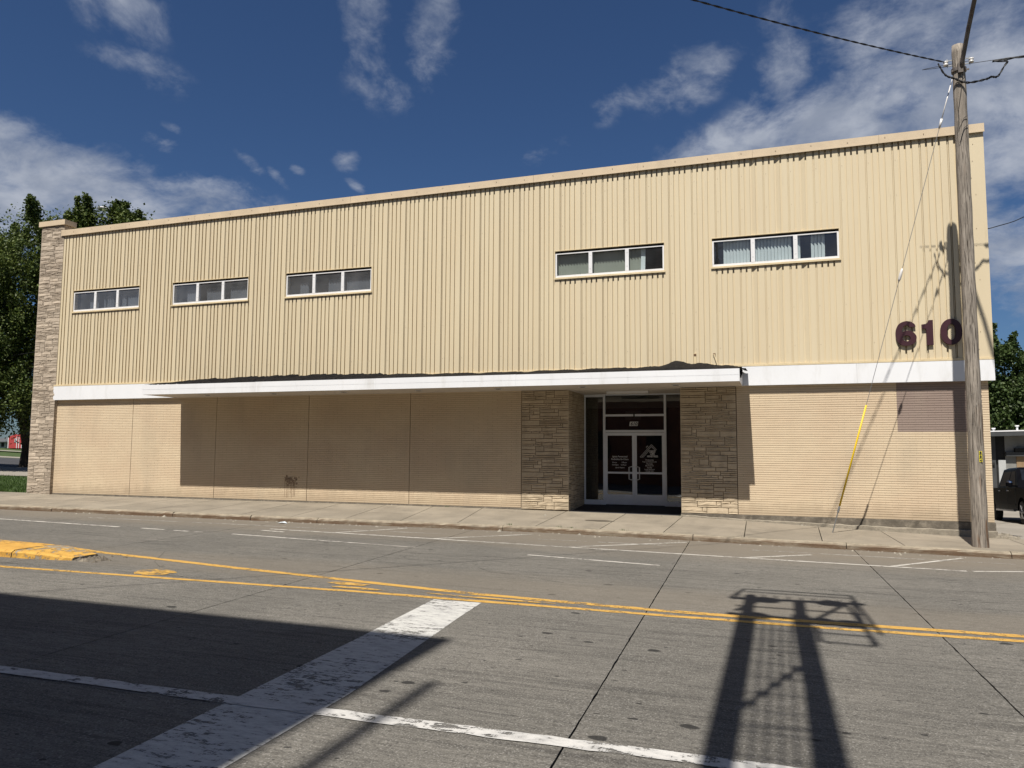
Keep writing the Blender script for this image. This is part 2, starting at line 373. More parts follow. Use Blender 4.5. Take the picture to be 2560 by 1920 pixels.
mROAD = mat_road()
mSIDE = mat_siding()
mWALK = M('sidewalk_concrete', (0.208, 0.181, 0.142), .88, .14, .9, bump=.35, bscale=50, objvar=.07, dirt=(.12, .105, .085), dirt_amt=.5, dirt_scale=1.6, spec=.2)
mKERB = mat_kerb()
mJOINT = M('joint_filler', (0.022, 0.020, 0.017), .95, .3)
mBRICK = mat_brick('painted_brick', (0.595, 0.488, 0.345), (0.550, 0.434, 0.305))
mBRICKP = mat_brick('purple_brown_painted_brick', (0.285, 0.222, 0.190), (0.255, 0.195, 0.165))
mMORT = M('brick_mortar', (0.38, 0.29, 0.19), .95, .15)
mMORTP = M('dark_painted_mortar', (0.17, 0.13, 0.11), .95, .15)
mSTONE = M('cut_stone', (0.43, 0.352, 0.25), .88, .12, 2.2, bump=.4, bscale=28, objvar=.12, dirt=(.22, .175, .12), dirt_amt=.5, dirt_scale=3, spec=.2)
mSTONEP = M('grey_cut_stone', (0.41, 0.345, 0.272), .88, .12, 2.2, bump=.35, bscale=28, objvar=.14, dirt=(.20, .16, .13), dirt_amt=.5, dirt_scale=3, spec=.2)
mSMORT = M('stone_mortar', (0.125, 0.088, 0.056), .95, .2)
mWHITE = M('white_fascia', (0.68, 0.69, 0.71), .42, .035, .7, spec=.35, fine=0, dirt=(.46, .45, .42), dirt_amt=.45, dirt_scale=2.2, dirt_stretch=(1, 1, .25))
mSOFF = M('soffit_board', (0.50, 0.455, 0.40), .8, .08, .8)
mCOPE = M('coping_metal', (0.52, 0.42, 0.295), .6, .07, 1.2, dirt=(.36, .28, .19), dirt_amt=.35, dirt_scale=2)
mTRIM = M('cream_trim', (0.57, 0.47, 0.30), .6, .08, 2, dirt=(.32, .24, .15), dirt_amt=.4, dirt_scale=5)
mALU = M('white_aluminium', (0.66, 0.66, 0.67), .4, .05, 3, spec=.5, fine=0)
mDOORA = M('satin_aluminium', (0.70, 0.73, 0.78), .38, .06, 3, spec=.5, metal=.0, fine=0)
mDARK = M('dark_gap', (0.02, 0.02, 0.02), .9, .1)
mFOUND = M('foundation_concrete', (0.115, 0.100, 0.080), .92, .25, 2.5, bump=.8, bscale=30, dirt=(.24, .21, .165), dirt_amt=.8, dirt_scale=5, spec=.2)
mLEDGE = M('ledge_concrete', (0.235, 0.208, 0.165), .92, .2, 4, bump=.9, bscale=25, dirt=(.12, .10, .08), dirt_amt=.6, dirt_scale=6, spec=.2)
mMEMB = M('torn_roofing', (0.007, 0.007, 0.008), .7, .4, 8, bump=.8, bscale=20, dirt=(.014, .013, .013), dirt_amt=.5, dirt_scale=9, spec=.06)
mNUM = M('maroon_letters', (0.040, 0.011, 0.017), .45, .08, 4, spec=.45, fine=0)
mMAT = M('entrance_floor', (0.022, 0.022, 0.026), .7, .2, 6)
mWOOD = mat_wood()
mCABLE = M('black_cable', (0.014, 0.014, 0.016), .6, .1, fine=0)
mSTEEL = M('galvanised_steel', (0.30, 0.31, 0.32), .45, .12, 20, metal=.7, spec=.5)
mLAMPA = M('weathered_lamp_arm', (0.125, 0.11, 0.10), .6, .25, 8, metal=.3, dirt=(.12, .055, .03), dirt_amt=.7, dirt_scale=12)
mYGUARD = M('yellow_plastic', (0.62, 0.42, 0.012), .45, .06, 5, spec=.4, fine=0)
mPORC = M('porcelain', (0.62, 0.60, 0.58), .25, .1, 9, spec=.5, fine=0)
mRUSTY = M('rusty_iron', (0.12, 0.065, 0.035), .85, .3, 20)
mYEL = mat_paint('yellow_road_paint', (0.46, 0.275, 0.065), .62, .85, (0.37, 0.215, 0.055), (1.5, 3, 1))
mYELI = mat_paint('yellow_kerb_paint', (0.48, 0.275, 0.060), .62, 1.0, (0.38, 0.20, 0.04), (1, 1, 1))
mYELW = mat_paint('scrubbed_yellow_paint', (0.46, 0.28, 0.07), .9, 1.0, (0.38, 0.22, 0.06), (1, 4, 1))
mWPN = mat_paint('white_line_paint', (0.46, 0.45, 0.43), .62, .85, (0.31, 0.305, 0.295), (1.0, 2.2, 1))
mWPB = mat_paint('white_bar_paint', (0.46, 0.455, 0.43), .62, .72, (0.30, 0.297, 0.29), (1.2, 3.6, 1))
mWPF = mat_paint('faded_white_paint', (0.46, 0.44, 0.40), .66, 1.0, (0.34, 0.32, 0.29), (1, 4, 1))
mWPX = mat_paint('very_faded_white_paint', (0.32, 0.30, 0.27), .95, 1.0, (0.24, 0.225, 0.20), (1, 4, 1))
mGLASS = mat_glass('window_glass', (.80, .86, .90), .9, dust_haze=.04)
mGLASSL = mat_glass('milky_window_glass', (.80, .83, .86), 1.0, dust_haze=.12)
mGLASSD = mat_glass('door_glass', (.55, .57, .58), 1.5, dust_haze=.006)
mBLIND = M('pale_vertical_blind', (0.64, 0.66, 0.62), .8, .05, 3, fine=0)
mBLINDO = M('olive_vertical_blind', (0.33, 0.33, 0.26), .8, .05, 3, fine=0)
mBLINDG = M('grey_vertical_blind', (0.115, 0.125, 0.14), .8, .10, 3, fine=0)
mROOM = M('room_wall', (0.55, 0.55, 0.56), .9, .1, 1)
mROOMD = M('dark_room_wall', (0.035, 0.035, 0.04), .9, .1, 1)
mGRASS = mat_leaf('grass_blades', (0.045, 0.085, 0.016), (0.075, 0.125, 0.028))
mLAWN = M('lawn', (0.042, 0.068, 0.018), .95, .3, 1.5, bump=.5, bscale=30, dirt=(.09, .085, .05), dirt_amt=.4, dirt_scale=.8)
mPAVE = M('side_street_concrete', (0.215, 0.195, 0.165), .9, .12, .5, bump=.2, objvar=.05)
mASPH = M('asphalt', (0.045, 0.045, 0.047), .9, .2, .8, bump=.4, bscale=70)
mLEAFA = mat_leaf('maple_leaves', (0.040, 0.070, 0.014), (0.130, 0.160, 0.036))
mLEAFB = mat_leaf('elm_leaves', (0.035, 0.062, 0.016), (0.075, 0.105, 0.030))
mBARK = M('bark', (0.07, 0.055, 0.042), .95, .3, 5, stretch=(1, 1, .2), bump=.9, bscale=15)
mRED = M('red_board_siding', (0.33, 0.045, 0.045), .75, .1, 3, stretch=(1, 1, 5))
mSHING = M('grey_shingles', (0.075, 0.08, 0.085), .9, .2, 5)
mPALE = M('pale_grey_wall', (0.38, 0.39, 0.39), .8, .1, 2)
mSTUC = M('grey_stucco', (0.20, 0.20, 0.19), .9, .12, 2, bump=.4)
mPLY = M('tan_panel_door', (0.24, 0.165, 0.095), .8, .12, 4)
mGREY = M('dark_grey_panel', (0.050, 0.053, 0.055), .7, .12, 2)
mCAR = M('black_car_paint', (0.004, 0.004, 0.005), .22, .05, 1, spec=.04, fine=0, coat=.0)
mTYRE = M('tyre_rubber', (0.015, 0.015, 0.015), .85, .1, 6)
mCHROME = M('chrome', (0.6, 0.6, 0.62), .15, .03, 3, metal=1.0, fine=0)
mCGLASS = M('tinted_car_glass', (0.008, 0.010, 0.013), .05, .02, 1, spec=.45, fine=0)
mRBRICK = M('red_brown_brick', (0.16, 0.075, 0.05), .9, .15, 2)
mPAPER = M('white_paper', (0.55, 0.62, 0.68), .8, .2, 30, fine=0)
mLETTER = M('white_vinyl_lettering', (0.62, 0.62, 0.62), .6, .03, 3, fine=0)
mYTAG = M('yellow_tag', (0.60, 0.52, 0.04), .6, .1, 30, fine=0)
mPEB = M('pebbles', (0.22, 0.20, 0.165), .9, .4, 6)
mLAMPG = M('lamp_glass', (0.65, 0.66, 0.66), .3, .05, 3, fine=0)


# ------------------------------------------------------------------ mesh helpers
class MB:
    def __init__(s): s.v = []; s.f = []; s.m = []; s.mi = 0

    def add(s, vs, fs):
        k = len(s.v); s.v += [tuple(p) for p in vs]
        for f in fs: s.f.append(tuple(i + k for i in f)); s.m.append(s.mi)
        return s

    def box(s, x0, x1, y0, y1, z0, z1):
        return s.add([(x0, y0, z0), (x1, y0, z0), (x1, y1, z0), (x0, y1, z0), (x0, y0, z1), (x1, y0, z1), (x1, y1, z1), (x0, y1, z1)],
                     [(0, 3, 2, 1), (4, 5, 6, 7), (0, 1, 5, 4), (1, 2, 6, 5), (2, 3, 7, 6), (3, 0, 4, 7)])

    def cbox(s, x0, x1, y0, y1, z0, z1, c):
        """box with its -y face chamfered by c"""
        vs = [(x0, y1, z0), (x1, y1, z0), (x1, y1, z1), (x0, y1, z1), (x0, y0 + c, z0), (x1, y0 + c, z0), (x1, y0 + c, z1), (x0, y0 + c, z1),
              (x0 + c, y0, z0 + c), (x1 - c, y0, z0 + c), (x1 - c, y0, z1 - c), (x0 + c, y0, z1 - c)]
        return s.add(vs, [(8, 9, 10, 11), (4, 5, 9, 8), (5, 6, 10, 9), (6, 7, 11, 10), (7, 4, 8, 11), (0, 1, 5, 4), (1, 2, 6, 5), (2, 3, 7, 6), (3, 0, 4, 7), (3, 2, 1, 0)])

    def brick(s, x0, x1, y0, y1, z0, z1, c):
        """box whose front long edges are eased by c"""
        vs = [(x, y, z) for x in (x0, x1) for y, z in ((y1, z0), (y0 + c, z0), (y0, z0 + c), (y0, z1 - c), (y0 + c, z1), (y1, z1))]
        return s.add(vs, [(i, i + 1, i + 7, i + 6) for i in range(5)] + [(5, 4, 3, 2, 1, 0), (6, 7, 8, 9, 10, 11)])

    def bar(s, a, b, w, h=None, up=(0, 0, 1)):
        a = Vector(a); b = Vector(b); h = h or w; d = (b - a).normalized(); up = Vector(up)
        if abs(d.dot(up)) > .95: up = Vector((1, 0, 0))
        r = d.cross(up).normalized(); u = r.cross(d)
        vs = [p + r * sx * w / 2 + u * sz * h / 2 for p in (a, b) for sx, sz in ((-1, -1), (1, -1), (1, 1), (-1, 1))]
        return s.add(vs, [(0, 1, 2, 3), (7, 6, 5, 4), (0, 4, 5, 1), (1, 5, 6, 2), (2, 6, 7, 3), (3, 7, 4, 0)])

    def tube(s, pts, r, n=8, caps=True):
        pts = [Vector(p) for p in pts]; rs = r if isinstance(r, (list, tuple)) else [r] * len(pts)
        k = len(s.v); ref = None
        for i, p in enumerate(pts):
            d = (pts[min(i + 1, len(pts) - 1)] - pts[max(i - 1, 0)]).normalized()
            if ref is None: ref = d.cross(Vector((0, 0, 1)) if abs(d.z) < .95 else Vector((1, 0, 0))).normalized()
            ref = (ref - d * ref.dot(d)).normalized(); u = d.cross(ref)
            for j in range(n):
                a = 2 * math.pi * j / n
                s.v.append(tuple(p + (ref * math.cos(a) + u * math.sin(a)) * rs[i]))
        for i in range(len(pts) - 1):
            for j in range(n):
                s.f.append((k + i * n + j, k + i * n + (j + 1) % n, k + (i + 1) * n + (j + 1) % n, k + (i + 1) * n + j)); s.m.append(s.mi)
        if caps:
            s.f.append(tuple(k + j for j in reversed(range(n)))); s.m.append(s.mi)
            s.f.append(tuple(k + (len(pts) - 1) * n + j for j in range(n))); s.m.append(s.mi)
        return s

    def lathe(s, c, prof, n=12, axis='z'):
        """prof = [(r, h)...] around axis through c"""
        c = Vector(c); k = len(s.v)
        for (r, h) in prof:
            for j in range(n):
                a = 2 * math.pi * j / n; q = (r * math.cos(a), r * math.sin(a), h)
                if axis == 'x': q = (q[2], q[0], q[1])
                if axis == 'y': q = (q[1], q[2], q[0])
                s.v.append(tuple(c + Vector(q)))
        for i in range(len(prof) - 1):
            for j in range(n):
                s.f.append((k + i * n + j, k + i * n + (j + 1) % n, k + (i + 1) * n + (j + 1) % n, k + (i + 1) * n + j)); s.m.append(s.mi)
        s.f.append(tuple(k + j for j in reversed(range(n)))); s.m.append(s.mi)
        s.f.append(tuple(k + (len(prof) - 1) * n + j for j in range(n))); s.m.append(s.mi)
        return s

    def prism(s, poly, d0, d1, plane='xz'):
        """poly in plane extruded along the third axis from d0 to d1"""
        def P(a, b, d): return {'xz': (a, d, b), 'xy': (a, b, d), 'yz': (d, a, b)}[plane]
        n = len(poly); vs = [P(a, b, d0) for a, b in poly] + [P(a, b, d1) for a, b in poly]
        fs = [tuple(range(n)), tuple(reversed(range(n, 2 * n)))] + [(i, i + n, (i + 1) % n + n, (i + 1) % n) for i in range(n)]
        return s.add(vs, fs)

    def mesh(s, name, mats, recalc=True):
        me = bpy.data.meshes.new(name); me.from_pydata(s.v, [], s.f)
        for m in (mats if isinstance(mats, (list, tuple)) else [mats]): me.materials.append(m)
        if any(s.m): me.polygons.foreach_set('material_index', s.m)
        if recalc:
            bm = bmesh.new(); bm.from_mesh(me); bmesh.ops.recalc_face_normals(bm, faces=bm.faces); bm.to_mesh(me); bm.free()
        me.update(); return me

    def build(s, name, mat, parent=None, kind=None, smooth=False, label=None, recalc=True):
        me = s.mesh(name, mat, recalc)
        if smooth: me.polygons.foreach_set('use_smooth', [True] * len(me.polygons))
        return place(name, me, parent, kind=kind, label=label)


WL = {}


def place(name, me, parent=None, loc=(0, 0, 0), kind=None, label=None):
    """mesh vertices (plus loc) are world coordinates; offset by the parent's own world location"""
    o = bpy.data.objects.new(name, me); COL.objects.link(o)
    if parent is None:
        if kind is None and me.vertices:
            cs = np.empty(len(me.vertices) * 3); me.vertices.foreach_get('co', cs); cs = cs.reshape(-1, 3)
            b = Vector(((cs[:, 0].min() + cs[:, 0].max()) / 2, (cs[:, 1].min() + cs[:, 1].max()) / 2, cs[:, 2].min()))
            cs -= np.array(b); me.vertices.foreach_set('co', cs.ravel()); me.update(); o.location = b + Vector(loc)
        else: o.location = loc
        WL[o.name] = Vector(o.location)
    else:
        o.parent = parent; o.location = Vector(loc) - WL[parent.name]; WL[o.name] = Vector(loc)
    if kind: o['kind'] = kind
    if label: o['label'] = label
    return o


def tag(o, label, cat, group=None):
    o['label'] = label; o['category'] = cat
    if group: o['group'] = group
    return o


def empty(name, loc, label, cat, group=None):
    o = bpy.data.objects.new(name, None); COL.objects.link(o); o.location = loc; o.empty_display_size = .3
    WL[o.name] = Vector(loc); tag(o, label, cat, group); return o


def text_mesh(s, size, depth=.002, bold=0.0, shear=0.0, align='CENTER'):
    cu = bpy.data.curves.new('t', 'FONT'); cu.body = s; cu.size = size; cu.extrude = depth; cu.offset = bold; cu.shear = shear
    cu.align_x = align; cu.resolution_u = 2
    o = bpy.data.objects.new('t', cu); COL.objects.link(o)
    dg = bpy.context.evaluated_depsgraph_get(); me = bpy.data.meshes.new_from_object(o.evaluated_get(dg))
    bpy.data.objects.remove(o); bpy.data.curves.remove(cu)
    return me


def text_into(mb, s, x, y, z, size, bold=0.0, shear=0.0, align='CENTER', rot=0.0, squash=1.0):
    me = text_mesh(s, size, .0015, bold, shear, align)
    k = len(mb.v); cr, sr = math.cos(rot), math.sin(rot)
    for v in me.vertices:
        a, b = v.co.x * squash, v.co.y
        mb.v.append((x + a * cr - b * sr, y + v.co.z, z + a * sr + b * cr))
    for p in me.polygons: mb.f.append(tuple(i + k for i in p.vertices)); mb.m.append(mb.mi)
    bpy.data.meshes.remove(me)


def lerp(pts, x):
    if x <= pts[0][0]: return pts[0][1]
    for (a, b), (c, d) in zip(pts, pts[1:]):
        if x <= c: return b + (d - b) * (x - a) / (c - a)
    return pts[-1][1]


# ------------------------------------------------------------------ ground
KY = [(-60, -6.0), (-22.3, -3.85), (-17.3, -3.48), (-12.8, -3.2), (-8.9, -2.80), (-5.4, -2.52), (-3, -2.53), (-.8, -2.68), (2.0, -2.76), (4.6, -2.85), (20, -3.2), (60, -4)]
WZ = [(-60, .12), (-26, -.02), (-24.8, -.05), (-17.7, -.05), (-10.8, -.04), (-7, -.05), (-4, -.07), (-2.5, -.08), (-.9, -.14), (.85, -.22), (2.27, -.28), (4.72, -.35), (8, -.42), (20, -.5), (60, -.9)]


def ky(x): return lerp(KY, x)


def kz(x, y): return ZR(x, y) + .135


def walk_z(x, y):
    k = ky(x) + .16
    t = max(0, min(1, (y - k) / (0 - k))); return kz(x, k) * (1 - t) + lerp(WZ, x) * t


g = MB()
xs = [-1500, -700, -350, -200, -150, -130] + list(range(-120, 61, 6)) + [90, 150, 300, 700, 1500]
ys = [-1500, -600, -200, -80, -50, -30, -12, -6, 0, 6, 12, 18, 23, 30, 37, 45, 60, 80, 120, 200, 500, 1500]
gid = {}
for i, x in enumerate(xs):
    for j, y in enumerate(ys):
        g.v.append((x, y, ZT(x, y) - .12 - (.25 if -40 < y < 0 else 0) - (.6 if -26 < x < 30 and 0 <= y <= 37 else 0)))
for i in range(len(xs) - 1):
    for j in range(len(ys) - 1):
        a = i * len(ys) + j; g.f.append((a, a + len(ys), a + len(ys) + 1, a + 1)); g.m.append(0)
g.build('ground', mLAWN, kind='structure')

# road: base sheet in the joints, slabs on top with ragged edges
road = MB()
road.add([(-110, -40, ZR(-110, -40) - .03), (70, -40, ZR(70, -40) - .03), (70, -2.2, ZR(70, -2) - .03), (-110, -2.2, ZR(-110, -2) - .03)], [(0, 1, 2, 3)])
road_o = road.build('road', mJOINT, kind='structure')
JX = [(-60, -60), (-34, -34.4), (-28.5, -29), (-23, -23.4), (-17.7, -18.1), (-12.35, -12.8), (-6.78, -7.37), (-1.46, -2.02), (1.86, 1.44), (7.2, 6.7), (12.6, 12.1), (18, 17.5), (40, 40)]
LY = [(-30, -22.5), (-60, -11.9), (-12.4, -11.38), (-5.8, -10.98), (-1.2, -10.86), (2.5, -10.62), (20, -10.2), (60, -9)]


def long1(x): return lerp([(-60, -11.9), (-12.4, -11.36), (-5.8, -10.97), (-1.2, -10.85), (2.5, -10.61), (20, -10.1), (60, -9)], x)


def long0(x): return -17.9 + .01 * x


def long_(x): return -25 + .01 * x


ROWS = [(lambda x: -40.0), long_, long0, long1, ky]


def jx(i, y):
    a, b = JX[i]; return a + (b - a) * (y + 16) / 13.5


for i in range(len(JX) - 1):
    for r in range(len(ROWS) - 1):
        near = -9 < JX[i][0] < 9 and r in (1, 2, 3) or (JX[i][0] > -20 and r in (2, 3))
        x0, x1 = JX[i][0], JX[i + 1][0]; xm = (x0 + x1) / 2
        def rag(): return rng.normal(0, .0028) if near else 0
        step = .12 if near else 3.0
        poly = []
        ya0, yb0 = ROWS[r](x0), ROWS[r + 1](x0); ya1, yb1 = ROWS[r](x1), ROWS[r + 1](x1)
        nx = max(2, int((x1 - x0) / step)); ny = max(2, int((yb0 - ya0) / step)); gp = .0045
        for k in range(nx):
            x = jx(i, ya0) + (jx(i + 1, ya1) - jx(i, ya0)) * k / nx; poly.append((x + (gp if k == 0 else 0), ROWS[r](x) + gp * .7 + abs(rag())))
        for k in range(ny):
            y = ya1 + (yb1 - ya1) * k / ny; poly.append((jx(i + 1, y) - gp - abs(rag()) * 1.3, y + (gp if k == 0 else 0)))
        for k in range(nx):
            x = jx(i + 1, yb1) + (jx(i, yb0) - jx(i + 1, yb1)) * k / nx; poly.append((x - (gp if k == 0 else 0), ROWS[r + 1](x) - (gp * .7 + abs(rag()) if r < 3 else -.15)))
        for k in range(ny):
            y = yb0 + (ya0 - yb0) * k / ny; poly.append((jx(i, y) + gp + abs(rag()) * 1.3, y - (gp if k == 0 else 0)))
        b = MB(); n = len(poly)
        b.add([(x, y, ZR(x, y)) for x, y in poly] + [(x, y, ZR(x, y) - .028) for x, y in poly],
              [tuple(range(n))] + [(q, q + n, (q + 1) % n + n, (q + 1) % n) for q in range(n)])
        b.build('slab', mROAD, road_o, recalc=False)


# painted markings
def strip(name, pts, w, mat, parent=None, dz=.004, ragged=.0, label=None):
    """pts along the line (x, y); w width measured across"""
    b = MB(); L = []; dense = []
    for (x0, y0), (x1, y1) in zip(pts, pts[1:]):
        n = max(1, int(math.hypot(x1 - x0, y1 - y0) / .15))
        dense += [(x0 + (x1 - x0) * k / n, y0 + (y1 - y0) * k / n) for k in range(n)]
    dense.append(pts[-1])
    for k, (x, y) in enumerate(dense):
        a = dense[max(k - 1, 0)]; c = dense[min(k + 1, len(dense) - 1)]
        dx, dy = c[0] - a[0], c[1] - a[1]; l = math.hypot(dx, dy); nx, ny = -dy / l, dx / l
        for s in (-1, 1):
            q = w / 2 + rng.normal(0, ragged); X = x + nx * s * q; Yv = y + ny * s * q
            b.v.append((X, Yv, ZR(X, Yv) + dz))
    for k in range(len(dense) - 1):
        b.f.append((2 * k, 2 * k + 2, 2 * k + 3, 2 * k + 1)); b.m.append(0)
    return b.build(name, mat, parent, recalc=False, label=label)


YF = [(-60, -9.4), (-19, -9.0), (-15.2, -9.16), (-13.3, -9.36), (-12.1, -9.62), (-8.6, -10.1), (-6.1, -10.40), (-4.2, -10.62), (-1.46, -10.72), (.6, -10.62), (2.6, -10.48), (10, -10.2), (40, -9.2)]
YN = [(-60, -12.1), (-12.2, -11.54), (-8.6, -11.32), (-5.7, -11.13), (-3.5, -11.07), (-1.23, -10.99), (.6, -10.92), (2.53, -10.76), (10, -10.5), (40, -9.5)]
strip('centre_line', YF, .155, mYEL, road_o, ragged=.006, label='yellow centre line, the one nearer the building')
strip('centre_line', YN, .125, mYEL, road_o, ragged=.006, label='yellow centre line, the one nearer the viewer')
strip('edge_line', [(-60, -16.4), (-6.75, -15.72), (-3.4, -15.62), (-.7, -15.50), (2, -15.42), (40, -14.5)], .165, mWPN, road_o, dz=.008, ragged=.006, label='wide worn white lane line')
sb = MB()
L_ = [(-4.51, -11.22), (-4.45, -12.2), (-4.36, -13.5), (-4.27, -15.48), (-4.2, -17.04), (-4.15, -18.2)]; R_ = [(-3.83, -11.18), (-3.75, -12.2), (-3.62, -13.5), (-3.46, -15.15), (-3.42, -16.77), (-3.38, -18.2)]
for k in range(len(L_)):
    for q in (L_[k], R_[k]): sb.v.append((q[0], q[1], ZR(*q) + .004))
for k in range(len(L_) - 1): sb.f.append((2 * k, 2 * k + 2, 2 * k + 3, 2 * k + 1)); sb.m.append(0)
sb.build('stop_bar', mWPB, road_o, recalc=False, label='broad worn white bar across the near lane')
PK = [(-15.4, -5.05), (-11.9, -4.82), (-9, -4.86), (-4.65, -4.98), (0, -5.08), (3.1, -5.12)]
strip('parking_line', PK[1:], .10, mWPF, road_o, ragged=.004)
strip('parking_line', [(-26, -5.75), (-19.6, -5.95), (-15.4, -6.06)], .11, mWPF, road_o, ragged=.004)
for a, b_ in (((-14.7, -6.05), (-14.0, -6.07)), ((-13.7, -6.08), (-13.25, -6.1)), ((-13.05, -6.1), (-12.85, -6.1))):
    strip('lane_dash', [a, b_], .10, mWPF, road_o, ragged=.006)
for a, b_, mm in (((-12.0, -6.1), (-8.6, -6.32), mWPF), ((-8.6, -6.32), (-7.15, -6.42), mWPX), ((-4.7, -6.48), (-2.1, -6.78), mWPF), ((4.5, -7.0), (7.5, -7.2), mWPF)):
    strip('lane_dash', [a, b_], .09, mm, road_o, ragged=.006)
for a, b_ in (((-10.05, -4.80), (-9.0, -3.15)), ((-7.45, -4.86), (-5.7, -3.0)), ((-4.3, -4.98), (-2.05, -2.98)), ((-.75, -5.08), (.55, -4.0)), ((1.9, -5.05), (3.4, -3.2)), ((3.2, -5.1), (5.2, -4.3))):
    strip('stall_tick', [a, b_], .085, mWPF, road_o, ragged=.004)
for a, b_, mm in (((-18, -4.6), (-12.6, -4.25), mWPX), ((-12.5, -4.3), (-7.5, -3.9), mWPX), ((-5.3, -3.9), (-2.2, -3.75), mWPX), ((-.6, -3.75), (4.2, -3.75), mWPX), ((-11.9, -5.15), (-11.2, -5.25), mWPF)):
    strip('ghost_line', [a, b_], .09, mm, road_o, ragged=.008)
# scrubbed patches of yellow between the two lines
for cx_, cy_, rx, ry in ((-9.55, -10.98, .34, .28), (-6.2, -10.66, .35, .10), (-5.9, -10.92, .42, .07), (-3.9, -10.86, .9, .05)):
    b = MB(); n = 22
    b.v = [(cx_ + rx * math.cos(a) * (1 + rng.normal(0, .12)), cy_ + ry * math.sin(a) * (1 + rng.normal(0, .12)), 0) for a in np.linspace(0, 2 * math.pi, n, endpoint=False)]
    b.v = [(x, y, ZR(x, y) + .0075) for x, y, z in b.v]; b.f = [tuple(range(n))]; b.m = [0]
    b.build('paint_patch', mYELW, road_o, recalc=False)

for pts_ in ([(-9.5, -7.9), (-8.1, -7.75), (-6.9, -7.2), (-5.2, -7.0), (-3.4, -6.95), (-2.1, -6.7)], [(-1.4, -7.6), (.3, -7.45), (2.2, -7.5), (4.6, -7.2)], [(-13.8, -8.6), (-12.9, -8.0), (-11.9, -7.7)],
             [(-11.2, -9.0), (-10.4, -10.1), (-9.9, -10.5)], [(.9, -8.2), (2.4, -8.35), (3.6, -8.2)], [(-5.0, -8.35), (-4.6, -8.75), (-4.2, -8.8), (-3.3, -9.2)]):
    strip('hairline_crack', pts_, .007, mJOINT, road_o, dz=.002, ragged=.002)
# kerb segments
kerb = MB(); kx = [-60, -40, -31, -25.6, -20.4, -16.2, -13.7, -11.7, -6.62, -1.95, 1.30, 4.35, 7.5, 12, 20, 60]
kb = MB().add([(-60, ky(-60) + .03, ZR(-60, -6) - .1), (60, ky(60) + .03, ZR(60, -4) - .1), (60, ky(60) + .06, ZR(60, -4) - .1), (-60, ky(-60) + .06, ZR(-60, -6) - .1)], [(0, 1, 2, 3)])
kerb_o = kb.build('kerb', mJOINT, kind='structure')
for a, b_ in zip(kx, kx[1:]):
    m = MB(); n = max(2, int((b_ - a) / .12) if -27 < a < 8 else 8)
    for k in range(n + 1):
        x = a + .008 + (b_ - a - .016) * k / n; y = ky(x); z = kz(x, y); chip = abs(rng.normal(0, .006)) + (.03 if (k in (0, n) and rng.random() < .5) else 0)
        for dy, dz in ((-.012, -.19), (-.012 + rng.normal(0, .003), -.05), (.006 + chip, -.020), (.026 + chip, -.003), (.06, .0), (.165, .0), (.168, -.19)):
            m.v.append((x, y + dy, z + dz))
    for k in range(n):
        for j in range(6): q = k * 7 + j; m.f.append((q, q + 7, q + 8, q + 1)); m.m.append(0)
    m.f.append(tuple(range(7))); m.f.append(tuple(n * 7 + j for j in reversed(range(7)))); m.m += [0, 0]
    m.build('kerb_segment', mKERB, kerb_o, recalc=False)

# sidewalk slabs
SJ = [(-60, -60), (-44, -44), (-34, -34), (-30, -30), (-28.4, -28.4)] + [(-26.9 + 1.56 * k, -26.6 + 1.56 * k) for k in range(13)] + [(-5.67, -5.83), (-4.0, -4.2), (-2.47, -2.66), (-.86, -.82), (.85, .83), (2.26, 2.45), (4.95, 5.0), (7.5, 7.6), (11, 11), (16, 16), (22, 22), (40, 40), (60, 60)]
sw = MB()
sw.add([(-60, -6.2, -.1), (60, -4.2, -1.2), (60, .0, -1.1), (-60, .0, -.05)], [(0, 1, 2, 3)])
sw_o = sw.build('sidewalk', mJOINT, kind='structure')
for (a0, a1), (b0, b1) in zip(SJ, SJ[1:]):
    for half in (0, 1):
        m = MB(); gp = .009; nx, ny = 6, 4; mid = .46
        t0, t1 = (0, mid) if half == 0 else (mid, 1)
        for i in range(nx + 1):
            for j in range(ny + 1):
                t = t0 + (t1 - t0) * j / ny
                xa = a1 + (a0 - a1) * t + gp; xb = b1 + (b0 - b1) * t - gp; x = xa + (xb - xa) * i / nx
                yk = ky(x) + .172; y = yk + (0.0 - yk) * t
                if j == 0 and half == 1: y += gp * .8
                if j == ny and half == 0: y -= gp * .8
                z = walk_z(x, y); m.v.append((x, y, z))
        for i in range(nx):
            for j in range(ny): q = i * (ny + 1) + j; m.f.append((q, q + ny + 1, q + ny + 2, q + 1)); m.m.append(0)
        ring = [i * (ny + 1) for i in range(nx + 1)] + [nx * (ny + 1) + j for j in range(1, ny + 1)] + [i * (ny + 1) + ny for i in range(nx - 1, -1, -1)] + [j for j in range(ny - 1, 0, -1)]
        base = len(m.v); m.v += [(m.v[q][0], m.v[q][1], m.v[q][2] - .05) for q in ring]
        for k in range(len(ring)): m.f.append((ring[k], base + k, base + (k + 1) % len(ring), ring[(k + 1) % len(ring)])); m.m.append(0)
        m.build('slab', mWALK, sw_o, recalc=False)
# drive beside the building on the right
dv = MB(); pts = []
for i in range(9):
    for j in range(24):
        x = 4.73 + 15 * i / 8; y = .004 + 46 * j / 23; pts.append((x, y, lerp([(0, lerp(WZ, x)), (6.5, -.52), (10.6, -.69), (20, -.72), (30, -.50), (46, -.45)], y)))
dv.v = pts
for i in range(8):
    for j in range(23): q = i * 24 + j; dv.f.append((q, q + 24, q + 25, q + 1)); dv.m.append(0)
dv.build('driveway', mPAVE, kind='structure', recalc=False)
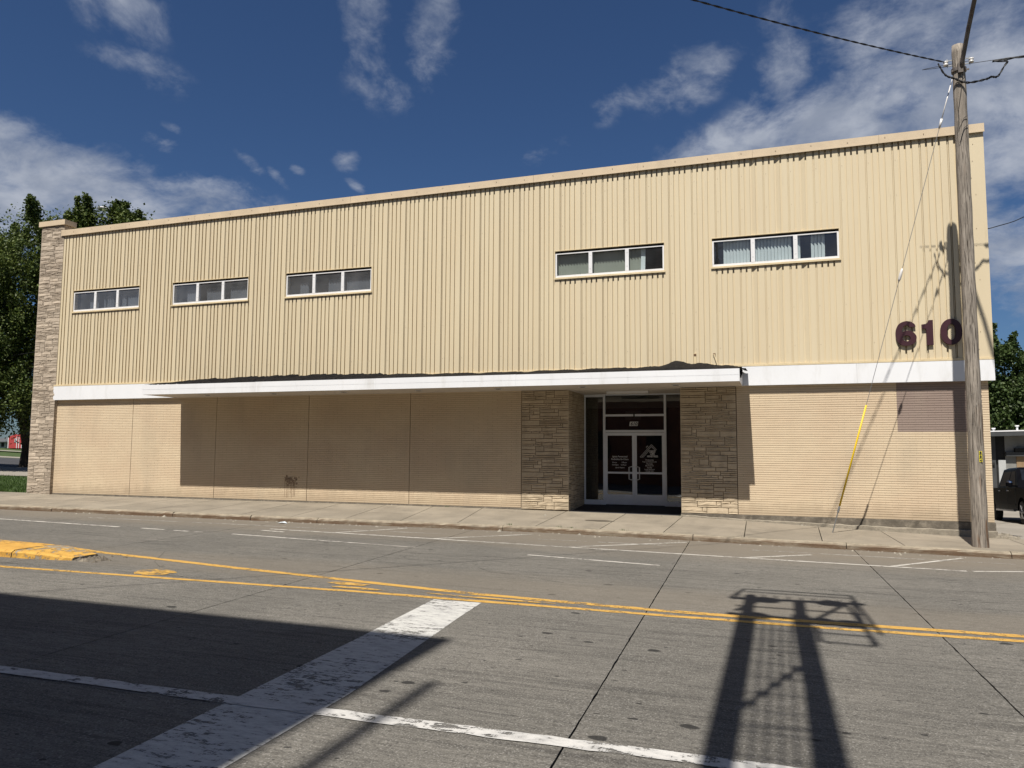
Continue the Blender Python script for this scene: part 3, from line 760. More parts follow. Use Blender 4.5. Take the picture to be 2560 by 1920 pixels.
# grass plot, side street and what lies beyond, left of the building
for nm, y0, y1, x0, x1, mm, dz in (('side_street', 12.2, 22.6, -130, -26.6, mPAVE, .03), ('parking_lot', 22.75, 36.5, -130, -26.6, mASPH, .035), ('path', 36.65, 39, -130, -30, mPAVE, .05), ('far_path', 50.5, 52.5, -130, -50, mPAVE, .05)):
    m = MB(); n = 24
    for i in range(n + 1):
        x = x0 + (x1 - x0) * i / n
        for y in (y0, y1): m.v.append((x, y, ZT(x, y) + dz))
    for i in range(n): m.f.append((2 * i, 2 * i + 2, 2 * i + 3, 2 * i + 1)); m.m.append(0)
    m.build(nm, mm, kind='structure', recalc=False)
m = MB(); n = 20
for i in range(n + 1):
    for j in range(6):
        x = -60 + 33.9 * i / n; y = .02 + 12.1 * j / 5; m.v.append((x, y, (lerp(WZ, x) - .02) * (1 - j / 5) + (ZT(x, y) + .0) * j / 5))
for i in range(n):
    for j in range(5): q = i * 6 + j; m.f.append((q, q + 6, q + 7, q + 1)); m.m.append(0)
m.build('lawn', mLAWN, kind='structure', recalc=False)
# grass blades
nb = 26000
bx = -47 + 20.9 * rng.random(nb) ** .8; by = .05 + 12 * rng.random(nb) ** 1.3
bz = np.array([(lerp(WZ, x) - .02) * (1 - y / 12.12) + ZT(x, y) * y / 12.12 for x, y in zip(bx, by)])
an = rng.random(nb) * math.pi; h = .06 + .09 * rng.random(nb); w = .009 + .008 * rng.random(nb); lx = rng.normal(0, .035, nb); ly_ = rng.normal(0, .035, nb)
V = np.empty((nb, 3, 3)); V[:, 0] = np.stack([bx - w * np.cos(an), by - w * np.sin(an), bz - .01], 1); V[:, 1] = np.stack([bx + w * np.cos(an), by + w * np.sin(an), bz - .01], 1); V[:, 2] = np.stack([bx + lx, by + ly_, bz + h], 1)


def fastmesh(name, V, k, mat):
    n = len(V); me = bpy.data.meshes.new(name); me.vertices.add(n * k); me.vertices.foreach_set('co', V.reshape(-1).astype(np.float32))
    me.loops.add(n * k); me.loops.foreach_set('vertex_index', np.arange(n * k, dtype=np.int32))
    me.polygons.add(n); me.polygons.foreach_set('loop_start', np.arange(n, dtype=np.int32) * k)
    try: me.polygons.foreach_set('loop_total', np.full(n, k, dtype=np.int32))
    except Exception: pass
    me.materials.append(mat); me.update(calc_edges=True); me.validate(); return me


gr = place('grass', fastmesh('grass', V, 3, mGRASS), None, kind='stuff'); tag(gr, 'rough green grass between the stone pier and the side street', 'grass')

# yellow median nose
md = empty('traffic_island', (-14, -10.3, ZR(-14, -10.3)), 'yellow painted raised concrete traffic island with a crumbling nose', 'traffic island')
prof = [(-60, 1.0, .9), (-13.35, .98, 1.0), (-12.6, .90, .95), (-12.1, .72, .62), (-11.7, .5, .35), (-11.35, .28, .12), (-11.1, .1, .02)]


def island(x0, x1, name, mat, mat2):
    m = MB(); n = max(3, int(min(x1 - x0, 8) / .12)); cyl = []
    xs_ = [x0 + (x1 - x0) * k / n for k in range(n + 1)]
    for x in xs_:
        hw = lerp([(p[0], p[1]) for p in prof], x); hh = lerp([(p[0], p[2]) for p in prof], x) * .13
        yc = -10.30 - .025 * (x + 12) if x > -30 else -10.1 - .0
        for dy, dz in ((-hw * .52, 0), (-hw * .50, .72), (-hw * .44, .97), (-hw * .2, 1.0), (hw * .2, 1.0), (hw * .44, .97), (hw * .5, .72), (hw * .52, 0)):
            y = yc + dy + rng.normal(0, .004); m.v.append((x, y, ZR(x, y) - .02 + (hh + .02) * dz * (1 + rng.normal(0, .015))))
    for k in range(n):
        for j in range(7): q = k * 8 + j; m.f.append((q, q + 8, q + 9, q + 1)); m.m.append(0)
    m.f.append(tuple(range(8))); m.f.append(tuple(n * 8 + j for j in reversed(range(8)))); m.m += [0, 0]
    core = m.build(name, mat2, md, recalc=False)
    v2 = MB(); v2.v = [(x, y + (-.004 if j % 8 < 3 else .004 if j % 8 > 4 else 0), z + .004) for j, (x, y, z) in enumerate(m.v)]; v2.f = m.f[:-2]; v2.m = m.m[:-2]
    v2.build('yellow_paint', mat, core, recalc=False)


island(-40, -13.0, 'island_block', mYELI, mLEDGE)
island(-12.97, -11.75, 'nose_block', mat_paint('flaking_yellow_paint', (0.48, 0.28, 0.06), .95, 1.0, (0.38, 0.21, 0.045), (1, 1, 1)), mLEDGE)
m = MB()
for k in range(40):
    x = -11.75 + .6 * rng.random(); y = -10.35 + rng.normal(0, .13); r = .02 + .04 * rng.random(); z = ZR(x, y)
    m.add([(x - r, y - r, z), (x + r, y - r * .7, z), (x + r * .8, y + r, z), (x - r * .7, y + r * .9, z), (x, y, z + r * .9)], [(0, 1, 4), (1, 2, 4), (2, 3, 4), (3, 0, 4)])
m.build('broken_concrete', mFOUND, md, kind='stuff')

# ------------------------------------------------------------------ the building
BD = empty('commercial_building', (-10, 0, -.1), 'long two storey building with cream ribbed metal siding above tan brick and a white canopy', 'building')
XL, XR = -24.88, 4.83
WIN = [(-24.22, -21.13), (-19.70, -16.54), (-15.09, -11.92), (-5.99, -2.87), (-1.62, 1.55)]
WZ0, WZ1 = 6.57, 7.32
# shell
m = MB()
m.box(XL + .1, XR - .1, -.044, .22, 3.55, WZ0 - .02)
m.box(XL + .1, XR - .1, -.044, .22, WZ1 + .02, 9.35)
ed = [XL + .1] + [q for w_ in WIN for q in (w_[0] - .0, w_[1] + .0)] + [XR - .1]
for k in range(0, len(ed), 2): m.box(ed[k], ed[k + 1], -.044, .22, WZ0 - .02, WZ1 + .02)
m.build('upper_wall', mDARK, BD)
m = MB(); m.box(XL + .12, 4.70, .24, 25.9, 9.1, 9.33); m.build('roof', mASPH, BD)
m = MB(); m.box(XL + .3, XL + .5, .36, 26, -.6, 9.3); m.box(XL + .3, 4.69, 26.0, 26.2, -.6, 9.3); m.build('outer_wall', mTRIM, BD); m = MB(); m.box(4.50, 4.695, .24, 26, -1, 9.3); m.build('outer_wall', M('dull_side_brick', (.24, .185, .13), .9, .15), BD)
# brick bays
bays = [(-24.82, -21.28), (-21.265, -17.72), (-17.705, -14.14), (-14.125, -10.56), (-10.545, -7.01), (-1.06, 4.72)]
CH = .0577; NB = 58
BL = .2955
fullb = MB().brick(.0012, BL - .0012, 0, .016, .0045, CH - .0045, .0025).mesh('brick', mBRICK)
fullp = MB().brick(.0012, BL - .0012, 0, .016, .0045, CH - .0045, .0025).mesh('dark_brick', mBRICKP)
bricks = []
walls = []
for (x0, x1) in bays:
    m = MB(); m.box(x0, x1, .0105, .22, .0, 3.36)
    wo_ = m.build('brick_wall', mMORT, BD); walls.append(wo_)
    n = round((x1 - x0) / BL)
    pitch = (x1 - x0) / n
    for c in range(NB):
        z = c * CH; off = pitch / 2 if c % 2 else 0
        k = -1 if off else 0
        while True:
            a = x0 + k * pitch + off; b_ = a + pitch; k += 1
            if a >= x1 - .01: break
            a2, b2 = max(a, x0), min(b_, x1)
            if z > 2.09 and a2 < 2.74 < b2: bricks += [(a2, 2.739, z, len(walls) - 1), (2.7405, b2, z, len(walls) - 1)]
            else: bricks.append((a2, b2, z, len(walls) - 1))
PATCH = (2.74, 4.40, 2.10, 3.4)


def isdark(a, b_, z): return (a + b_) / 2 > PATCH[0] and z > PATCH[2] - .01 and (a + b_) / 2 < PATCH[1] + .15
m = MB(); m.box(2.74, 4.45, .0085, .0104, 2.13, 3.35); m.build('painted_joint_patch', mMORTP, walls[-1])


def bd(b): return (b[0] + b[1]) ** 2 / 4 + 441 + (b[2] - 1.6) ** 2


full = [b for b in bricks if b[1] - b[0] > .28]
full.sort(key=bd); single = set(id(b) for b in full[:298]); infill = {}
for b in bricks:
    dk = isdark(*b[:3])
    if id(b) in single:
        place('brick', fullp if dk else fullb, walls[b[3]], (b[0], rng.normal(0, .0008), b[2]))
    else:
        mb = infill.setdefault((b[3], dk), MB()); j = rng.normal(0, .0008)
        mb.brick(b[0] + .0012, b[1] - .0012, j, j + .016, b[2] + .0045, b[2] + CH - .0045, .0025)
for (w_, dk), mb in infill.items():
    mb.build('brickwork', mBRICKP if dk else mBRICK, walls[w_], kind='stuff', recalc=False)
# narrow dark board fixed by the corner
m = MB(); m.box(4.36, 4.42, -.035, -.004, 1.72, 3.3); m.build('dark_board', mDARK, BD)
# paint splash on the brick near the sidewalk
m = MB()
for k in range(60):
    x = -14.75 + rng.normal(0, .13); z = .62 + rng.normal(0, .09); r = .012 + .03 * rng.random()
    m.add([(x + r * math.cos(a), -.0045 - .0004 * (k % 5), z + r * math.sin(a)) for a in np.linspace(0, 6.28, 7)[:6]], [tuple(range(6))])
for k in range(7):
    x = -14.93 + .06 * k + rng.normal(0, .01); zb = .05 + .25 * rng.random(); m.add([(x - .006, -.0075, zb), (x + .006, -.0075, zb), (x + .008, -.0075, .6), (x - .008, -.0075, .6)], [(0, 1, 2, 3)])
m.build('paint_splash', M('brown_stain', (.25, .18, .12), .8, .2), walls[2], recalc=False, label='dark brown splash with drips')
# foundation
m = MB(); n = 120
for i in range(n + 1):
    x = -24.82 + 17.83 * i / n
    for y, z in ((-.012, -.5), (-.012 - abs(rng.normal(0, .006)), -.02), (.02, .002)): m.v.append((x, y, z))
for i in range(n):
    for j in range(2): q = 3 * i + j; m.f.append((q, q + 3, q + 4, q + 1)); m.m.append(0)
m.build('foundation', mFOUND, BD, recalc=False)
m = MB(); n = 60
for i in range(n + 1):
    x = -2.52 + 7.26 * i / n; l = max(0, (x + 1) / 5.8); zl = lerp(WZ, x) + .02 + .13 * l + rng.normal(0, .006)
    for y, z in ((-.09 - .06 * l, -.8), (-.09 - .06 * l + rng.normal(0, .006), zl), (-.03 + rng.normal(0, .004), zl + .012), (-.028 + rng.normal(0, .004), -.01), (.02, .001)): m.v.append((x, y, z))
for i in range(n):
    for j in range(4): q = 5 * i + j; m.f.append((q, q + 5, q + 6, q + 1)); m.m.append(1 if j < 2 else 0)
m.f.append(tuple(5 * n + j for j in range(5))); m.m.append(0)
m.build('foundation', [mFOUND, mLEDGE], BD, recalc=False, label='cracked flaking concrete footing that grows taller to the right')


# stone veneer
def ashlar(w, hgt, umax=3):
    """random ashlar: returns (u0,v0,u1,v1) rectangles in metres"""
    cu, cv = .06, .0525; nu, nv = int(round(w / cu)), int(round(hgt / cv)); occ = np.zeros((nv, nu), bool); out = []
    su, sv = w / nu, hgt / nv
    for j in range(nv):
        i = 0
        while i < nu:
            if occ[j, i]: i += 1; continue
            h_ = random.choices((1, 2, 3), (.58, .35, .07))[0]; L = random.randint(4, 11) if h_ > 1 else random.randint(4, 13)
            h_ = min(h_, nv - j); e = i
            while e < nu and e - i < L and not occ[j:j + h_, e].any(): e += 1
            if nu - e <= 2 and not occ[j:j + h_, e:].any(): e = nu
            while (e - i) < 2 and h_ > 1: h_ -= 1; e = i + 1; 
            occ[j:j + h_, i:e] = True; out.append((i * su, j * sv, e * su, (j + h_) * sv)); i = e
    return out


def stone_geo(mb, P, u0, v0, u1, v1, g_=.006):
    """P(u,v,d) -> world; d = distance out from the wall"""
    u0 += g_; u1 -= g_; v0 += g_ * .9; v1 -= g_ * .9; d = .024 + .009 * random.random()
    nu = max(1, int((u1 - u0) / .14))
    us = [u0 + (u1 - u0) * k / (nu + 1) for k in range(nu + 2)]
    k = len(mb.v); rows = []
    jt = lambda: random.uniform(-.0025, .0025)
    for r_, v in enumerate((v0, v0 + .008, (v0 + v1) / 2, v1 - .008, v1)):
        for c_, u in enumerate(us):
            edge = r_ in (0, 4) or c_ in (0, len(us) - 1)
            uu = u; 
            if c_ == 0 and r_ not in (0, 4): uu = u + .003
            dd = d * .62 if edge else d + random.uniform(-.004, .007)
            mb.v.append(P(uu + (0 if edge and c_ in (0, len(us) - 1) else jt()), v + jt() * .7, dd))
    nc = len(us)
    for r_ in range(4):
        for c_ in range(nc - 1): q = k + r_ * nc + c_; mb.f.append((q, q + 1, q + nc + 1, q + nc)); mb.m.append(0)
    ring = [k + c for c in range(nc)] + [k + r_ * nc + nc - 1 for r_ in range(1, 5)] + [k + 4 * nc + c for c in range(nc - 2, -1, -1)] + [k + r_ * nc for r_ in range(3, 0, -1)]
    rc = {}
    for r_, v in enumerate((v0, v0 + .008, (v0 + v1) / 2, v1 - .008, v1)):
        for c_, u in enumerate(us): rc[k + r_ * nc + c_] = (u, v)
    b0 = len(mb.v); mb.v += [P(rc[q][0], rc[q][1], .0) for q in ring]
    for i in range(len(ring)): mb.f.append((ring[i], b0 + i, b0 + (i + 1) % len(ring), ring[(i + 1) % len(ring)])); mb.m.append(0)


STONES = []


def stone_face(parent, P, w, hgt, vis, mat):
    for r_ in ashlar(w, hgt): STONES.append((((r_[2] - r_[0]) * (r_[3] - r_[1])) * vis, parent, P, r_, mat))


# pier at the left end
PX0, PX1, PY = -25.93, -24.80, -.13
m = MB(); m.box(PX0 + .02, PX1 - .02, PY + .03, PY + .36, -.4, 9.83); pier = m.build('stone_pier', mSMORT, BD, label='tall narrow stone pier rising above the roof edge')
stone_face(pier, lambda u, v, d: (PX0 + u, PY + .03 - d, -.12 + v), PX1 - PX0, 9.95, .5, mSTONEP)
stone_face(pier, lambda u, v, d: (PX1 - .02 + d * .7, PY + .03 + u, -.12 + v), .33, 9.95, .05, mSTONEP)
m = MB(); m.box(PX0 - .09, PX1 + .06, PY - .05, PY + .46, 9.84, 10.03); m.build('pier_cap', mCOPE, pier)
# entrance stone
m = MB(); m.box(-7.0, -5.64, .01, .2, .0, 3.33); m.box(-5.80, -5.63, .2, 1.86, -.12, 3.33); m.box(-7.0, -5.64, .01, .2, -.15, .0)
sl = m.build('stone_wall', mSMORT, BD, label='stone wall that turns into the left side of the entrance')
stone_face(sl, lambda u, v, d: (-7.0 + u, .01 - d, -.03 + v), 1.40, 3.36, 1.0, mSTONE)
stone_face(sl, lambda u, v, d: (-5.63 + d, .0 + u, -.07 + v), 1.86, 3.40, .30, mSTONE)
m = MB(); m.box(-2.49, -1.07, .01, .2, .0, 3.33); m.box(-2.49, -2.33, .2, 1.86, -.12, 3.33)
sr_ = m.build('stone_wall', mSMORT, BD, label='stone wall to the right of the glass doors')
stone_face(sr_, lambda u, v, d: (-2.52 + u, .01 - d, .0 + v), 1.45, 3.33, 1.0, mSTONE)
stone_face(sr_, lambda u, v, d: (-2.49 - d, .0 + u, -.07 + v), 1.86, 3.40, .02, mSTONE)
STONES.sort(key=lambda s: -s[0]); rest = {}
for k, (a, par, P, r_, mat) in enumerate(STONES):
    if k < 298:
        mb = MB(); stone_geo(mb, P, *r_); mb.build('stone', mat, par, recalc=True)
    else: stone_geo(rest.setdefault(par.name, (MB(), par, mat))[0], P, *r_)
for mb, par, mat in rest.values(): mb.build('small_stonework', mat, par, kind='stuff')

# siding panels
PITCH = .618; X0 = -15.09 - 16 * PITCH
YF_, YR_ = -.100, -.056


def prof_at():
    pts = [(0, -.092), (.007, -.092), (.007, YR_), (.024, YR_)]
    rib = PITCH / 4
    xs_ = .026
    for k in range(4):
        a = .026 + k * (PITCH - .05) / 4 * 1.0
        wdt = (PITCH - .05) / 4
        f0 = a; f1 = a + wdt - (.045 if k < 3 else .0)
        pts += [(f0, YF_), (f1, YF_)]
        if k < 3: pts += [(f1, YR_), (a + wdt, YR_)]
    pts += [(PITCH - .023, YR_), (PITCH - .0075, YR_), (PITCH - .0075, -.088), (PITCH - .001, -.088)]
    return pts


PROF = prof_at()


def siding(mb, xa, xb, x_org, z0, z1):
    P = [(x_org + a, y) for a, y in PROF]; out = []
    for (a, ya), (b_, yb) in zip(P, P[1:]):
        if b_ < xa or a > xb: continue
        def cut(x): return ya if b_ - a < 1e-6 else ya + (yb - ya) * (x - a) / (b_ - a)
        l, r_ = max(a, xa), min(b_, xb)
        if not out: out.append((l, cut(l) if b_ > a else ya))
        out.append((r_, cut(r_) if b_ > a else yb))
    k = len(mb.v)
    for x, y in out: mb.v += [(x, y, z0), (x, y, z1)]
    for i in range(len(out) - 1): mb.f.append((k + 2 * i, k + 2 * i + 2, k + 2 * i + 3, k + 2 * i + 1)); mb.m.append(0)


ZB, ZTOP = 3.885, 9.43
k = 0
while X0 + k * PITCH < 4.33:
    xo = X0 + k * PITCH; xa, xb = max(xo, XL + .02), min(xo + PITCH, 4.33); k += 1
    if xb - xa < .02: continue
    mb = MB(); hit = [w_ for w_ in WIN if w_[0] < xb and w_[1] > xa]
    if not hit: siding(mb, xa, xb, xo, ZB, ZTOP)
    else:
        w_ = hit[0]; siding(mb, xa, xb, xo, ZB, WZ0 - .055); siding(mb, xa, xb, xo, WZ1 + .012, ZTOP)
        if w_[0] > xa: siding(mb, xa, w_[0], xo, WZ0 - .055, WZ1 + .012)
        if w_[1] < xb: siding(mb, w_[1], xb, xo, WZ0 - .055, WZ1 + .012)
    mb.build('siding_panel', mSIDE, BD, recalc=False)
m = MB(); m.box(4.33, XR, -.102, -.06, ZB, ZTOP); m.box(XR, XR + .012, -.102, .4, ZB, ZTOP); m.build('corner_trim', mSIDE, BD)
m = MB(); m.box(XL - .01, XL + .03, -.105, -.05, ZB, ZTOP); m.build('corner_trim', mSIDE, BD)
m = MB(); m.box(XL - .02, XR + .01, -.128, -.05, 3.845, 3.897); m.build('drip_trim', mTRIM, BD)
cps = [XL - .04 + k * 3.05 for k in range(10)] + [4.86]
for a, b_ in zip(cps, cps[1:]):
    m = MB(); j = rng.normal(0, .002)
    m.box(a + .002, b_ - .002, -.160 + j, .40, 9.44, 9.625 + j); m.box(a + .002, b_ - .002, -.166 + j, -.1605 + j, 9.41, 9.445)
    m.build('coping_segment', mCOPE, BD)
m = MB()
for k in range(34):
    x = -24.3 + k * .87; z = 9.52 + .03 * (k % 2); m.lathe((x, -.165, z), [(.009, 0), (.009, -.008)], 6, 'y')
for z in np.arange(4.1, 9.2, .42): m.lathe((4.58 + .05 * math.sin(z * 9), -.105, z), [(.007, 0), (.007, -.006)], 6, 'y')
for k in range(46):
    xo = X0 + k * PITCH + .06
    for z in (4.35, 5.35, 8.05, 8.95):
        if XL < xo < 4.3: m.box(xo - .005, xo + .005, -.104, -.1003, z - .005, z + .005)
m.build('fasteners', mRUSTY, BD, kind='stuff')
# white bands and the canopy
m = MB(); m.box(XL - .01, -19.225, -.125, -.0, 3.345, 3.838); m.build('white_band', mWHITE, BD)
for a, b_ in ((-.895, 1.85), (1.853, 4.845)):
    m = MB(); m.box(a, b_, -.125, -.0, 3.345, 3.838); m.build('white_band', mWHITE, BD)
CX0, CX1, CYF, CZ0, CZ1 = -19.22, -.90, -1.71, 3.325, 3.635
m = MB(); m.box(CX0, CX1, -1.69, .0, CZ0 + .012, CZ1 - .02); can = m.build('canopy', mSOFF, BD, label='long flat white edged canopy over the entrance and blank wall')
for a, b_ in zip(*(lambda q: (q, q[1:]))([CX0, -14.9, -10.8, -6.6, -3.6, CX1])):
    m = MB(); m.box(a + .001, b_ - .001, CYF, -1.69, 3.325, 3.478); m.box(a + .001, b_ - .001, CYF + .006, -1.69, 3.478, 3.484); m.box(a + .001, b_ - .001, CYF, -1.69, 3.484, 3.635 + rng.normal(0, .002)); m.build('fascia_panel', mWHITE, can)
m = MB(); m.box(CX0 - .0, CX0 + .02, -1.69, -.13, 3.326, 3.634); m.box(CX1, CX1 + .012, CYF, -.13, 3.325, 3.635); m.build('end_cap', mWHITE, can)
for x in (-17.29, -14.77, -12.29, -9.82, -7.37, -4.97, -2.5):
    m = MB(); m.lathe((x, -.95, CZ0 + .006), [(.11, 0), (.11, -.012), (.085, -.014)], 18); m.mi = 1; m.lathe((x, -.95, CZ0 - .0085), [(.08, 0), (.08, -.002)], 16)
    m.build('downlight', [mALU, mDARK], can)
# torn roofing membrane lying on the canopy
m = MB(); nx_, ny_ = 460, 7; k0 = 0
for i in range(nx_ + 1):
    x = CX0 + .03 + (CX1 - CX0 + .12) * i / nx_
    wv = .5 + .5 * math.sin(x * 1.7) * math.sin(x * .63 + 1)
    rise = lerp([(-19.3, .16), (-18.6, .27), (-16, .33), (-13, .33), (-11.5, .29), (-9.5, .25), (-7, .235), (-5, .26), (-3.6, .265), (-3.05, .27), (-2.85, .31), (-2.62, .40), (-2.40, .385), (-2.15, .32), (-2.0, .33), (-1.6, .27), (-1.0, .21), (-.8, .10)], x)
    jag = rng.normal(0, .012 if x < -11 else .003) + .02 * math.sin(x * 6.3) * math.sin(x * 2.1)
    for j in range(ny_ + 1):
        t = j / ny_; y = -1.66 + 1.50 * t; z = 3.64 + (rise + jag) * t ** .8 + (.015 if j in (1,) else 0) * wv + rng.normal(0, .008 if x < -11 else .003)
        m.v.append((x, y, z))
for i in range(nx_):
    for j in range(ny_): q = i * (ny_ + 1) + j; m.f.append((q, q + ny_ + 1, q + ny_ + 2, q + 1)); m.m.append(0)
m.build('torn_membrane', mMEMB, can, recalc=False, label='black torn roofing membrane rucked up against the siding')
m = MB(); m.tube([(-.87, -1.4, 3.66), (-.85, -1.55, 3.6), (-.86, -1.5, 3.52), (-.87, -1.52, 3.42)], [.02, .035, .03, .012], 7); m.build('membrane_scrap', mMEMB, can)
m = MB(); m.box(-2.12, -2.06, -.13, -.10, 3.93, 4.24); m.build('torn_bracket', mTRIM, can)
m = MB(); m.bar((-1.50, -.14, 3.88), (-1.60, -.13, 4.2), .03); m.build('torn_bracket', mTRIM, can)
for x in (-2.09, -1.59): m = MB(); m.box(x - .03, x + .03, -.136, -.131, 4.16, 4.22); m.build('rust_spot', mRUSTY, can)
# soffit over the recess, light fitting, floor
m = MB(); m.box(-5.64, -2.49, 0.001, 1.86, 3.325, 3.40); m.build('recess_ceiling', mSOFF, BD)
m = MB(); m.box(-4.68, -3.48, .70, .84, 3.27, 3.324); m.mi = 1; m.box(-4.66, -3.50, .72, .82, 3.252, 3.269); m.build('light_fitting', [mALU, mPORC], BD)
m = MB(); m.add([(-5.60, -.02, -.075), (-2.53, -.02, -.095), (-2.53, 1.95, .03), (-5.60, 1.95, .03), (-5.60, -.02, -.4), (-2.53, -.02, -.4)], [(0, 1, 2, 3), (4, 5, 1, 0)]); m.build('entrance_floor', mMAT, BD, recalc=False)


# windows
def window(xa, xb, kind_):
    L = xb - xa
    m = MB()
    y0, y1 = -.112, .10
    # recess lining then white frame
    m.box(xa, xb, y0, y1, WZ1 - .0, WZ1 + .012); m.box(xa - .0, xa + .012, y0, y1, WZ0 - .05, WZ1); m.box(xb - .012, xb, y0, y1, WZ0 - .05, WZ1)
    w = m.build('window', mTRIM, BD)
    m = MB(); m.box(xa - .02, xb + .02, -.135, .1, WZ0 - .06, WZ0 - .035); m.box(xa - .02, xb + .02, -.138, -.128, WZ0 - .075, WZ0 - .035); m.box(xa + .012, xb - .012, -.10, .1, WZ0 - .035, WZ0 - .015); m.build('sill', mTRIM, w)
    fy0, fy1 = -.075, -.02
    m = MB(); t = .045
    m.box(xa + .012, xb - .012, fy0, fy1, WZ0 - .014, WZ0 + t); m.box(xa + .012, xb - .012, fy0, fy1, WZ1 - .062 - t * .6, WZ1 - .062)
    m.box(xa + .012, xa + .012 + t, fy0 - .002, fy1, WZ0 + t, WZ1 - .062 - t * .6); m.box(xb - .012 - t, xb - .012, fy0 - .002, fy1, WZ0 + t, WZ1 - .062 - t * .6); m.build('frame', mALU, w)
    m = MB(); m.box(xa + .012, xb - .012, -.03, .09, WZ1 - .061, WZ1 - .001); m.build('head_shade', mDARK, w)  # near-black strip painted in as the shade under the window head
    for k in (1, 2):
        xm = xa + L * k / 3; m = MB(); m.box(xm - .052, xm + .052, fy0 - .004, fy1, WZ0 + t, WZ1 - .062 - t * .6)
        for zz_ in (WZ0 + .17, WZ1 - .2): m.mi = 1; m.box(xm - .018, xm - .008, fy0 - .006, fy0 - .0045, zz_, zz_ + .01); m.box(xm + .008, xm + .018, fy0 - .006, fy0 - .0045, zz_, zz_ + .01)
        m.build('mullion', [mALU, mDARK], w)
    for k in range(3):
        a = xa + L * k / 3 + .055; b_ = xa + L * (k + 1) / 3 - .055
        m = MB(); m.add([(a, -.05, WZ0 + t + .002), (b_, -.05, WZ0 + t + .002), (b_, -.05, WZ1 - .091), (a, -.05, WZ1 - .091)], [(0, 1, 2, 3)]); m.build('pane', mGLASSL if kind_ < 3 else mGLASS, w, recalc=False)
    # blinds
    def slats(a, b_, y, mat, step=.085, z0=WZ0 - .05, z1=WZ1 - .06, skip=()):
        m = MB(); x = a; i = 0
        while x + step <= b_ + .001:
            if not any(s0 <= x - a <= s1 for s0, s1 in skip):
                dy = .022; m.add([(x, y - dy, z0), (x + step * .93, y + dy, z0), (x + step * .93, y + dy, z1), (x, y - dy, z1)], [(0, 1, 2, 3)])
            x += step; i += 1
        if m.v: m.build('vertical_blind', mat, w, recalc=False)
    s = L / 3
    if kind_ == 4:
        slats(xa + .30, xa + s, .06, mBLIND); slats(xa + s + .03, xb - s - .03, .06, mBLIND); slats(xb - s + .04, xb - s + .16, .06, mBLIND); slats(xb - s + .38, xb - .26, .06, mBLIND)
    elif kind_ == 3:
        slats(xa + .04, xa + s - .02, .09, mBLINDO); slats(xa + s + .02, xb - s - .02, .09, mBLINDO); slats(xb - s + .05, xb - s + .50, .07, mBLINDO)
        m = MB(); m.add([(xb - s + .36, .04, WZ0 - .05), (xb - s + .48, .05, WZ0 - .05), (xb - s + .50, .05, WZ1 - .06), (xb - s + .38, .04, WZ1 - .06)], [(0, 1, 2, 3)]); m.build('vertical_blind', mBLIND, w, recalc=False, label='single pale slat hanging askew')
    elif kind_ == 0:
        slats(xa + s + .1, xb - s, .09, mBLINDG, .055, z1=7.10, skip=((.0, .12), (.19, .28), (.34, .42), (.48, .53), (.6, .7))); slats(xb - s + .02, xb, .09, mBLINDG, .11, z1=7.10, skip=((.2, .3), (.55, .65)))
        slats(xa + .62, xa + s - .05, .12, mBLINDG, .09, z1=7.0)
    elif kind_ == 1:
        slats(xa + .50, xa + s, .10, mBLINDG, .095, z1=7.06); slats(xa + s + .28, xb - s - .18, .10, mBLINDG, .095, z1=7.08); slats(xb - s + .20, xb - .02, .10, mBLINDG, .095, z1=7.08)
    else:
        slats(xa + .45, xa + s - .25, .10, mBLINDG, .10, z1=7.02); slats(xa + s + .45, xb - s, .10, mBLINDG, .10, z1=7.08); slats(xb - s + .05, xb - .02, .10, mBLINDG, .10, z1=7.12)
    # room behind
    m = MB(); ra, rb = xa - 1.0, xb + 1.2
    ra = max(ra, XL + .6); rb = min(rb, 4.4)
    V8 = [(ra, .225, 5.4), (rb, .225, 5.4), (rb, 3.2, 5.4), (ra, 3.2, 5.4), (ra, .225, 7.55), (rb, .225, 7.55), (rb, 3.2, 7.55), (ra, 3.2, 7.55)]
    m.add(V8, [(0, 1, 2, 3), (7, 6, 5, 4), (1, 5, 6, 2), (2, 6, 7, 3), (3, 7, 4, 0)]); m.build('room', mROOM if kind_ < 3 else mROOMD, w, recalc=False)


for k, (a, b_) in enumerate(WIN): window(a, b_, k)

# numerals
NUMY = -.134


def numeral(poly_list, name, label):
    cu = bpy.data.curves.new('n', 'CURVE'); cu.dimensions = '2D'; cu.fill_mode = 'BOTH'; cu.extrude = .03
    for pl in poly_list:
        s = cu.splines.new('POLY'); s.points.add(len(pl) - 1); s.use_cyclic_u = True
        for p, (x, y) in zip(s.points, pl): p.co = (x, y, 0, 1)
    o = bpy.data.objects.new('n', cu); COL.objects.link(o)
    me = bpy.data.meshes.new_from_object(o.evaluated_get(bpy.context.evaluated_depsgraph_get()))
    bpy.data.objects.remove(o); bpy.data.curves.remove(cu)
    mb = MB(); mb.v = [(v.co.x, NUMY + v.co.z * 1.0, v.co.y) for v in me.vertices]; mb.f = [tuple(p.vertices) for p in me.polygons]; mb.m = [0] * len(mb.f)
    bpy.data.meshes.remove(me)
    xs_ = [v[0] for v in mb.v]; zs_ = [v[2] for v in mb.v]
    for x in ((min(xs_) + .03, max(xs_) - .03) if name != 'one' else ()): mb.box(x - .008, x + .008, NUMY + .0301, -.100, (min(zs_) + max(zs_)) / 2 - .12, (min(zs_) + max(zs_)) / 2 - .104)
    mb.build('numeral', mNUM, BD, label=label)


